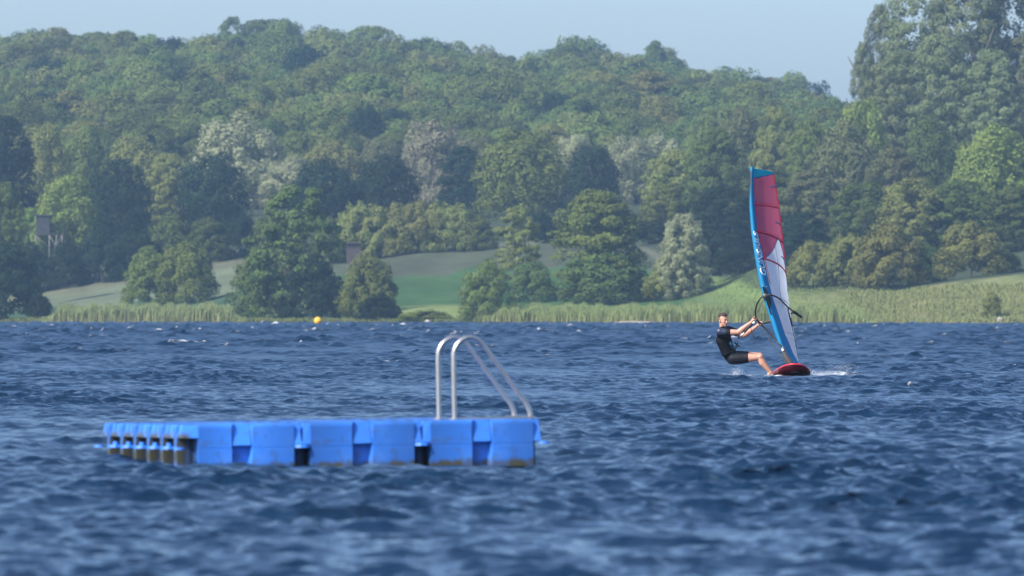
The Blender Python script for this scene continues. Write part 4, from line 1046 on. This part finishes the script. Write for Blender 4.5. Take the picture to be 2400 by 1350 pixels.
    # wishbone boom
    P = lambda L_: [at(*p) - O for p in L_]
    wind = P([(1794, 693, 164.28), (1785, 697, 164.24), (1776, 709, 164.28), (1771, 726, 164.40), (1771.5, 743, 164.58), (1777, 753, 164.80), (1788, 758, 165.06), (1812, 752, 165.4), (1842, 738, 165.72), (1862, 732.5, 165.68)])
    lee = P([(1794, 693, 164.28), (1806, 691.5, 164.22), (1822, 697, 164.35), (1836, 709, 164.75), (1848, 721, 165.2), (1861, 731, 165.6), (1877, 742, 166.02)])
    MB().tube(smooth_path(wind, 6), .0155, 10).build('boom_arm', blk, t, True)
    MB().tube(smooth_path(lee, 6), .0155, 10).build('boom_arm', blk, t, True)
    MB().tube(P([(1860, 730.5, 165.55), (1878, 742.5, 166.04)]), .026, 10).build('boom_tail', blk, t, True)
    MB().tube(smooth_path(P([(1846, 721, 165.1), (1850, 742, 165.0), (1854, 762, 164.95), (1859.5, 790, 164.85), (1864.5, 813, 164.8)]), 4), [.020] * 5 + [.034] * 4 + [.022] * 8, 8).build('clew_strap', blk, t, True)
    MB().tube(P([(1788, 692, 164.24), (1800, 695, 164.26)]), .05, 10).build('boom_clamp', grey, t, True)
    MB().tube(smooth_path(P([(1877, 742, 166.0), (1881, 750, 165.98), (1877, 760, 165.95), (1866, 764, 165.92), (1856, 761, 165.9)]), 6), .0055, 6).build('outhaul_line', line_, t, True)
    MB().tube(P([(1785, 761, 164.9), (1805, 782, 164.5), (1832, 814, 163.95)]), .017, 8).build('boom_line', blk, t, True)
    MB().tube(smooth_path(P([(1777, 756, 164.7), (1800, 790, 164.4), (1826, 828, 164.1), (1846, 856, 163.95)]), 5), .009, 7).build('uphaul', line_, t, True)
    MB().tube(P([(1792, 697, 164.3), (1776, 731, 164.6)]), .005, 6).build('trim_line', line_, t, True)
    MB().tube(smooth_path(P([(1771, 754, 164.62), (1758, 763, 164.58), (1746, 777, 164.6), (1736, 786, 164.66), (1728.5, 794, 164.72)]), 5), [.010] * 3 + [.026] * 10 + [.008] * 8, 8).build('harness_line', blk, t, True)
    MB().tube(P([(1769, 754.5, 164.55), (1764, 758, 164.55)]), .020, 8).build('line_clip', ltx, t, True)
    MB().tube(P([(1744, 780, 164.56), (1735, 788, 164.62)]), .011, 8).build('line_sleeve', ltx, t, True)
    MB().tube(smooth_path(P([(1759, 763, 164.6), (1762, 779, 164.62), (1766, 790, 164.62), (1767.5, 806, 164.62)]), 4), [.006] * 6 + [.010] * 3 + [.006] * 3 + [.012], 6).build('loose_strap', line_, t, True)
sail()

# ------------------------------------------------------------------ the sailor
def remeshed(name, parts, voxel, mat, parent, origin, smooth=6):
    """parts: list of ('cap', p0, r0, p1, r1, flat) and ('ball', c, r, basis); fused into one skin."""
    mb = MB()
    for p in parts:
        if p[0] == 'cap':
            _, a, ra, b, rb = p[:5]; fl = p[5] if len(p) > 5 else False
            a = Vector(a); b = Vector(b)
            n = 5; mb.tube([a.lerp(b, i / n) for i in range(n + 1)], [ra + (rb - ra) * i / n for i in range(n + 1)], 16)
            mb.ball(a, ra * .995, 16, 10)
            if not fl: mb.ball(b, rb * .995, 16, 10)
        else:
            mb.ball(p[1], p[2], 18, 12, p[3] if len(p) > 3 else None)
    mb.v = [tuple(Vector(v) - origin) for v in mb.v]
    o = mb.build(name, mat, parent)
    md = o.modifiers.new('fuse', 'REMESH'); md.mode = 'VOXEL'; md.voxel_size = voxel
    ms = o.modifiers.new('soft', 'SMOOTH'); ms.iterations = smooth; ms.factor = 0.5
    dg = bpy.context.evaluated_depsgraph_get(); dg.update()
    me = bpy.data.meshes.new_from_object(o.evaluated_get(dg)); o.modifiers.clear()
    old = o.data; o.data = me; bpy.data.meshes.remove(old)
    me.polygons.foreach_set('use_smooth', [True] * len(me.polygons))
    if len(me.materials) == 0: me.materials.append(mat)
    return o

def sailor():
    skin = principled('skin', (0.50, 0.27, 0.19), 0.5, vary=0.10, scale=14)
    neo = principled('neoprene', (0.005, 0.006, 0.011), 0.6, vary=0.3, scale=18, bump=0.5, bscale=22, spec=0.22)
    vestm = principled('vest', (0.005, 0.006, 0.009), 0.75, vary=0.3, scale=20, bump=0.5, bscale=20, spec=0.18)
    sleeve = principled('sleeve_panel', (0.030, 0.038, 0.075), 0.35)
    hairm = principled('hair', (0.045, 0.028, 0.020), 0.75, vary=0.4, scale=60, bump=0.6, bscale=90)
    dk = principled('eye_dark', (0.03, 0.02, 0.018), 0.35); lip = principled('lips', (0.36, 0.15, 0.12), 0.5); cyan = principled('cyan_print', (0.05, 0.42, 0.62), 0.5)
    met = principled('hook_steel', (0.55, 0.55, 0.55), 0.3, metal=1.0)
    A = at
    org = A(1716, 838, 164.95)
    t = empty('person', org); tag(t, 'man in black wetsuit and vest leaning back, gripping the boom of the sail', 'person')
    pel, wai, che, nek = A(1717, 839, 164.95), A(1705, 822, 164.92), A(1696, 796, 164.90), A(1694, 771, 164.88)
    hN, hF = A(1719, 841, 164.83), A(1721, 836, 165.08)
    sN, sF = A(1688, 779, 164.68), A(1707, 773, 165.07)
    eN, wN = A(1730, 778.5, 164.62), A(1761, 755, 164.60)
    eF, wF = A(1744, 786, 165.04), A(1774, 764.5, 165.03)
    kN, aN = A(1780.5, 837, 164.74), A(1806, 873, 164.74)
    kF, aF = A(1779.5, 834, 165.08), A(1807.5, 872, 165.16)
    hd = A(1695, 751, 164.86)
    Fw = Vector((0.64, -0.76, -0.06)).normalized(); Up = Vector((-0.06, 0.0, 1.0)); Up = (Up - Fw * Up.dot(Fw)).normalized(); Sd = Fw.cross(Up)
    HB = Matrix((Fw, Sd, Up)).transposed()
    h = lambda f, s_, u: hd + Fw * f + Sd * s_ + Up * u
    body = []
    body += [('ball', h(-.012, 0, .036), (.098, .084, .090), HB), ('ball', h(.028, 0, -.010), (.070, .072, .080), HB), ('ball', h(.026, 0, -.062), (.066, .062, .048), HB),
             ('cap', h(.064, .012, -.090), .026, h(.064, -.012, -.090), .026), ('cap', h(.090, 0, .012), .011, h(.112, 0, -.030), .015), ('ball', h(.098, 0, -.034), (.014, .020, .011), HB),
             ('ball', h(.066, .034, -.020), (.026, .024, .026), HB), ('ball', h(.066, -.034, -.020), (.026, .024, .026), HB),
             ('cap', h(.080, .040, .028), .012, h(.086, .014, .026), .012), ('cap', h(.080, -.040, .028), .012, h(.086, -.014, .026), .012),
             ('ball', h(.085, 0, -.062), (.012, .026, .012), HB),
             ('ball', h(-.018, .082, -.010), (.017, .008, .028), HB), ('ball', h(-.018, -.082, -.010), (.017, .008, .028), HB),
             ('cap', h(-.025, 0, -.06), .058, nek + Vector((.0, 0, .005)), .062)]
    torso = [('cap', nek - Vector((0, 0, .035)), .085, che, .125), ('cap', che, .128, wai, .118), ('cap', wai, .118, pel, .130)]
    lat = (sF - sN).normalized()
    torso += [('cap', che - lat * .07 , .112, wai - lat * .045, .100), ('cap', che + lat * .07, .112, wai + lat * .045, .100),
              ('cap', sN, .072, nek, .065), ('cap', sF, .072, nek, .065), ('cap', sN.lerp(che, .3), .088, che, .11), ('cap', sF.lerp(che, .3), .088, che, .11),
              ('cap', hN, .115, hF, .115)]
    body += [(p[0], p[1], p[2] - .02, p[3], p[4] - .02) for p in torso]
    for s_, e, w in ((sN, eN, wN), (sF, eF, wF)):
        body += [('cap', s_, .064, s_.lerp(e, .55), .061), ('cap', s_.lerp(e, .55), .061, e, .049), ('cap', e, .050, e.lerp(w, .28), .053), ('cap', e.lerp(w, .28), .053, w, .030)]
    for hp, k, a in ((hN, kN, aN), (hF, kF, aF)):
        body += [('cap', hp, .102, hp.lerp(k, .55), .088), ('cap', hp.lerp(k, .55), .088, k, .062), ('ball', k + Vector((.010, -.012, .006)), .058),
                 ('cap', k, .060, k.lerp(a, .35) + Vector((-.020, 0, -.008)), .067), ('cap', k.lerp(a, .35) + Vector((-.020, 0, -.008)), .067, a, .037)]
        body += [('cap', a, .040, a + Vector((-.035, .0, -.040)), .034), ('cap', a + Vector((-.03, 0, -.045)), .034, a + Vector((.10, .02, -.048)), .036), ('cap', a + Vector((.10, .02, -.048)), .036, a + Vector((.17, .03, -.058)), .022)]
    # hands: palm, four fingers hooked over the boom, thumb under it
    def hand(w, g, along):
        d = (g - w).normalized(); along = along.normalized(); nrm = d.cross(along).normalized()
        if nrm.z < 0: nrm = -nrm
        knk = w.lerp(g, .62) + nrm * .022
        out = [('cap', w, .028, w.lerp(knk, .5), .032)]
        for i, L_ in enumerate((.92, 1.0, .96, .80)):
            o_ = along * (.033 - .022 * i)
            b = knk + o_; m_ = g + o_ + nrm * .024 + d * .006; e = g + o_ + d * (.028 * L_) - nrm * .004; f = g + o_ - nrm * (.024 * L_) + d * .004
            out += [('cap', w.lerp(knk, .4) + o_ * .7, .017, b, .014), ('cap', b, .0125, m_, .011), ('cap', m_, .011, e, .010), ('cap', e, .010, f, .0085)]
        tb = w.lerp(knk, .45) + along * .030 - nrm * .010
        out += [('cap', tb, .015, tb + d * .035 + along * .012 - nrm * .022, .012), ('cap', tb + d * .035 + along * .012 - nrm * .022, .012, g + along * .012 - nrm * .030 + d * .004, .010)]
        return out
    body += hand(wN, A(1771.6, 746, 164.62), A(1771, 726, 164.40) - A(1777, 753, 164.80))
    body += hand(wF, A(1785, 757, 165.00), A(1777, 753, 164.80) - A(1812, 757, 165.4))
    remeshed('body', body, 0.0062, skin, t, org, 3)
    infl = lambda L_, d: [(p[0], p[1], p[2] + d, p[3], p[4] + d) + tuple(p[5:]) for p in L_]
    suit = infl(torso, .002)
    for s_, e in ((sN, eN), (sF, eF)): suit += [('cap', s_, .080, s_.lerp(e, .58), .072, True)]
    for hp, k in ((hN, kN), (hF, kF)): suit += [('cap', hp, .116, hp.lerp(k, .35), .106, True), ('cap', hp.lerp(k, .3), .106, hp.lerp(k, .58), .097, True)]
    remeshed('wetsuit', suit, 0.008, neo, t, org, 4)
    rs = [('ball', sN + Vector((-.004, -.03, .014)), (.080, .064, .076)), ('cap', sN + Vector((0, -.022, .008)), .070, sN.lerp(eN, .36) + Vector((0, -.016, .006)), .064, True)]
    remeshed('sleeve_panel', rs, 0.008, sleeve, t, org, 4)
    vest = infl([p for p in torso[:5]], .016)
    vest = [('cap', nek - Vector((0, 0, .055)), .095, che, .140), ('cap', che, .143, wai, .134), ('cap', wai, .134, wai.lerp(pel, .6), .136)] + infl(torso[3:5], .016)
    vo = remeshed('vest', vest, 0.009, vestm, t, org, 5)
    MB().tube(smooth_path([nek + Vector((.055 * math.cos(a), .075 * math.sin(a), .004 + .012 * math.cos(a))) - org for a in [i * math.pi / 6 for i in range(13)]], 2), .016, 8).build('collar', neo, t, True)
    # hair, eyes, brows, mouth
    remeshed('hair', [('ball', h(-.032, 0, .074), (.090, .082, .072), HB), ('ball', h(-.056, 0, .024), (.060, .078, .070), HB), ('ball', h(.022, 0, .100), (.064, .066, .036), HB), ('ball', h(-.005, 0, .130), (.060, .058, .026), HB),
                      ('ball', h(-.010, .072, .030), (.022, .014, .040), HB), ('ball', h(-.010, -.072, .030), (.022, .014, .040), HB)], 0.008, hairm, t, org, 2)
    for sg in (-1, 1):
        MB().ball(h(.092, sg * .031, .006) - org, (.008, .014, .0055), 10, 8, HB).build('eye', dk, t, True)
        MB().tube([h(.098, sg * .014, .031) - org, h(.094, sg * .032, .036) - org, h(.082, sg * .050, .030) - org], [.0035, .004, .0025], 6).build('eyebrow', hairm, t, True)
    MB().tube([h(.089, .021, -.064) - org, h(.100, 0, -.060) - org, h(.089, -.021, -.064) - org], [.003, .0055, .003], 6).build('mouth', lip, t, True)
    # harness with hook, belt tail, printed marks on the vest
    hv = [wai.lerp(pel, .25) + Vector((.132 * math.cos(a), .175 * math.sin(a), .065 * math.cos(a))) - org for a in [i * math.pi / 10 for i in range(21)]]
    MB().tube(hv, .013, 8).build('harness_belt', vestm, t, True)
    hk = A(1728.5, 805, 164.80)
    MB().tube(smooth_path([wai.lerp(pel, .2) + Vector((.13, -.02, .07)) - org, hk - org, A(1729.5, 796, 164.74) - org, A(1726.5, 793, 164.74) - org], 4), .009, 8).build('harness_hook', met, t, True)
    bt = [A(1722, 803, 164.78) - org, A(1729, 809, 164.75) - org, A(1734, 811, 164.74) - org]
    MB().tube(bt, [.016, .012, .005], 6).build('belt_tail', vestm, t, True)
    bv = BVHTree.FromPolygons([v.co + org for v in vo.data.vertices], [list(p.vertices) for p in vo.data.polygons])
    camp = Vector((0, 0, CAM_H))
    def surf(px, py):
        d = (A(px, py, 165.0) - camp).normalized(); hit = bv.ray_cast(camp, d)
        return (hit[0] - d * .006 if hit[0] is not None else A(px, py, 164.78)) - org
    for (px, py, w, hh) in ((1712, 805, 3.0, 5.0), (1715.5, 813, 3.6, 4.5)):
        MB().add([surf(px - w, py), surf(px - w * .2, py - hh), surf(px + w, py + hh * .1), surf(px + w * .3, py + hh)], [(0, 1, 2, 3)]).build('print_mark', cyan, t)
sailor()

# ------------------------------------------------------------------ spray thrown up round the board
def spray():
    rng = np.random.default_rng(9); wm = principled('spray_white', (0.80, 0.83, 0.86), 0.35)
    ico = np.array([(0, 0, 1), (.9, 0, -.3), (-.45, .78, -.3), (-.45, -.78, -.3)]); tf = np.array([(0, 1, 2), (0, 2, 3), (0, 3, 1), (1, 3, 2)])
    C = []
    for (px, py, sx_, sz_, sy_, n) in ((1948, 877, 24, 5, .8, 1900), (1975, 862, 16, 7, .8, 500), (1926, 881, 14, 4, .5, 1100), (1700, 884, 26, 3, .7, 1100), (1726, 875, 8, 7, .4, 700),
                                       (1680, 888, 18, 3, .6, 200), (1760, 884, 30, 3, .6, 220), (1812, 880, 8, 4, .3, 160), (1905, 874, 6, 6, .3, 160)):
        for i in range(n):
            p = at(px + rng.normal() * sx_, py + rng.normal() * sz_, 164.4 + rng.normal() * sy_)
            p.z = max(p.z, -0.02) ; C.append((p.x, p.y, p.z, rng.uniform(.0018, .0055) * (1.8 if rng.uniform() < .06 else 1)))
    C = np.array(C); n = len(C)
    V = (C[:, None, :3] + ico[None] * C[:, None, 3:4]).reshape(-1, 3)
    F = (np.arange(n)[:, None, None] * 4 + tf[None]).reshape(-1, 3)
    o = obj('spray', mesh_np('spray', V, F), wm); tag(o, 'white spray of droplets flung up either side of the red board', kind='stuff')
spray()

# ------------------------------------------------------------------ hazy summer air
def haze():
    m, nt, N, L = new_mat('hazy_air')
    v = N.new('ShaderNodeVolumePrincipled'); o = N.new('ShaderNodeOutputMaterial'); L.new(v.outputs[0], o.inputs['Volume'])
    v.inputs['Color'].default_value = (0.42, 0.68, 1.0, 1); v.inputs['Density'].default_value = 0.00011; v.inputs['Anisotropy'].default_value = 0.0
    b = MB().box((-2600, -260, -3.0), (2600, 4100, 84)).build('haze', m); tag(b, 'thin bluish summer haze over the lake', kind='stuff')
haze()
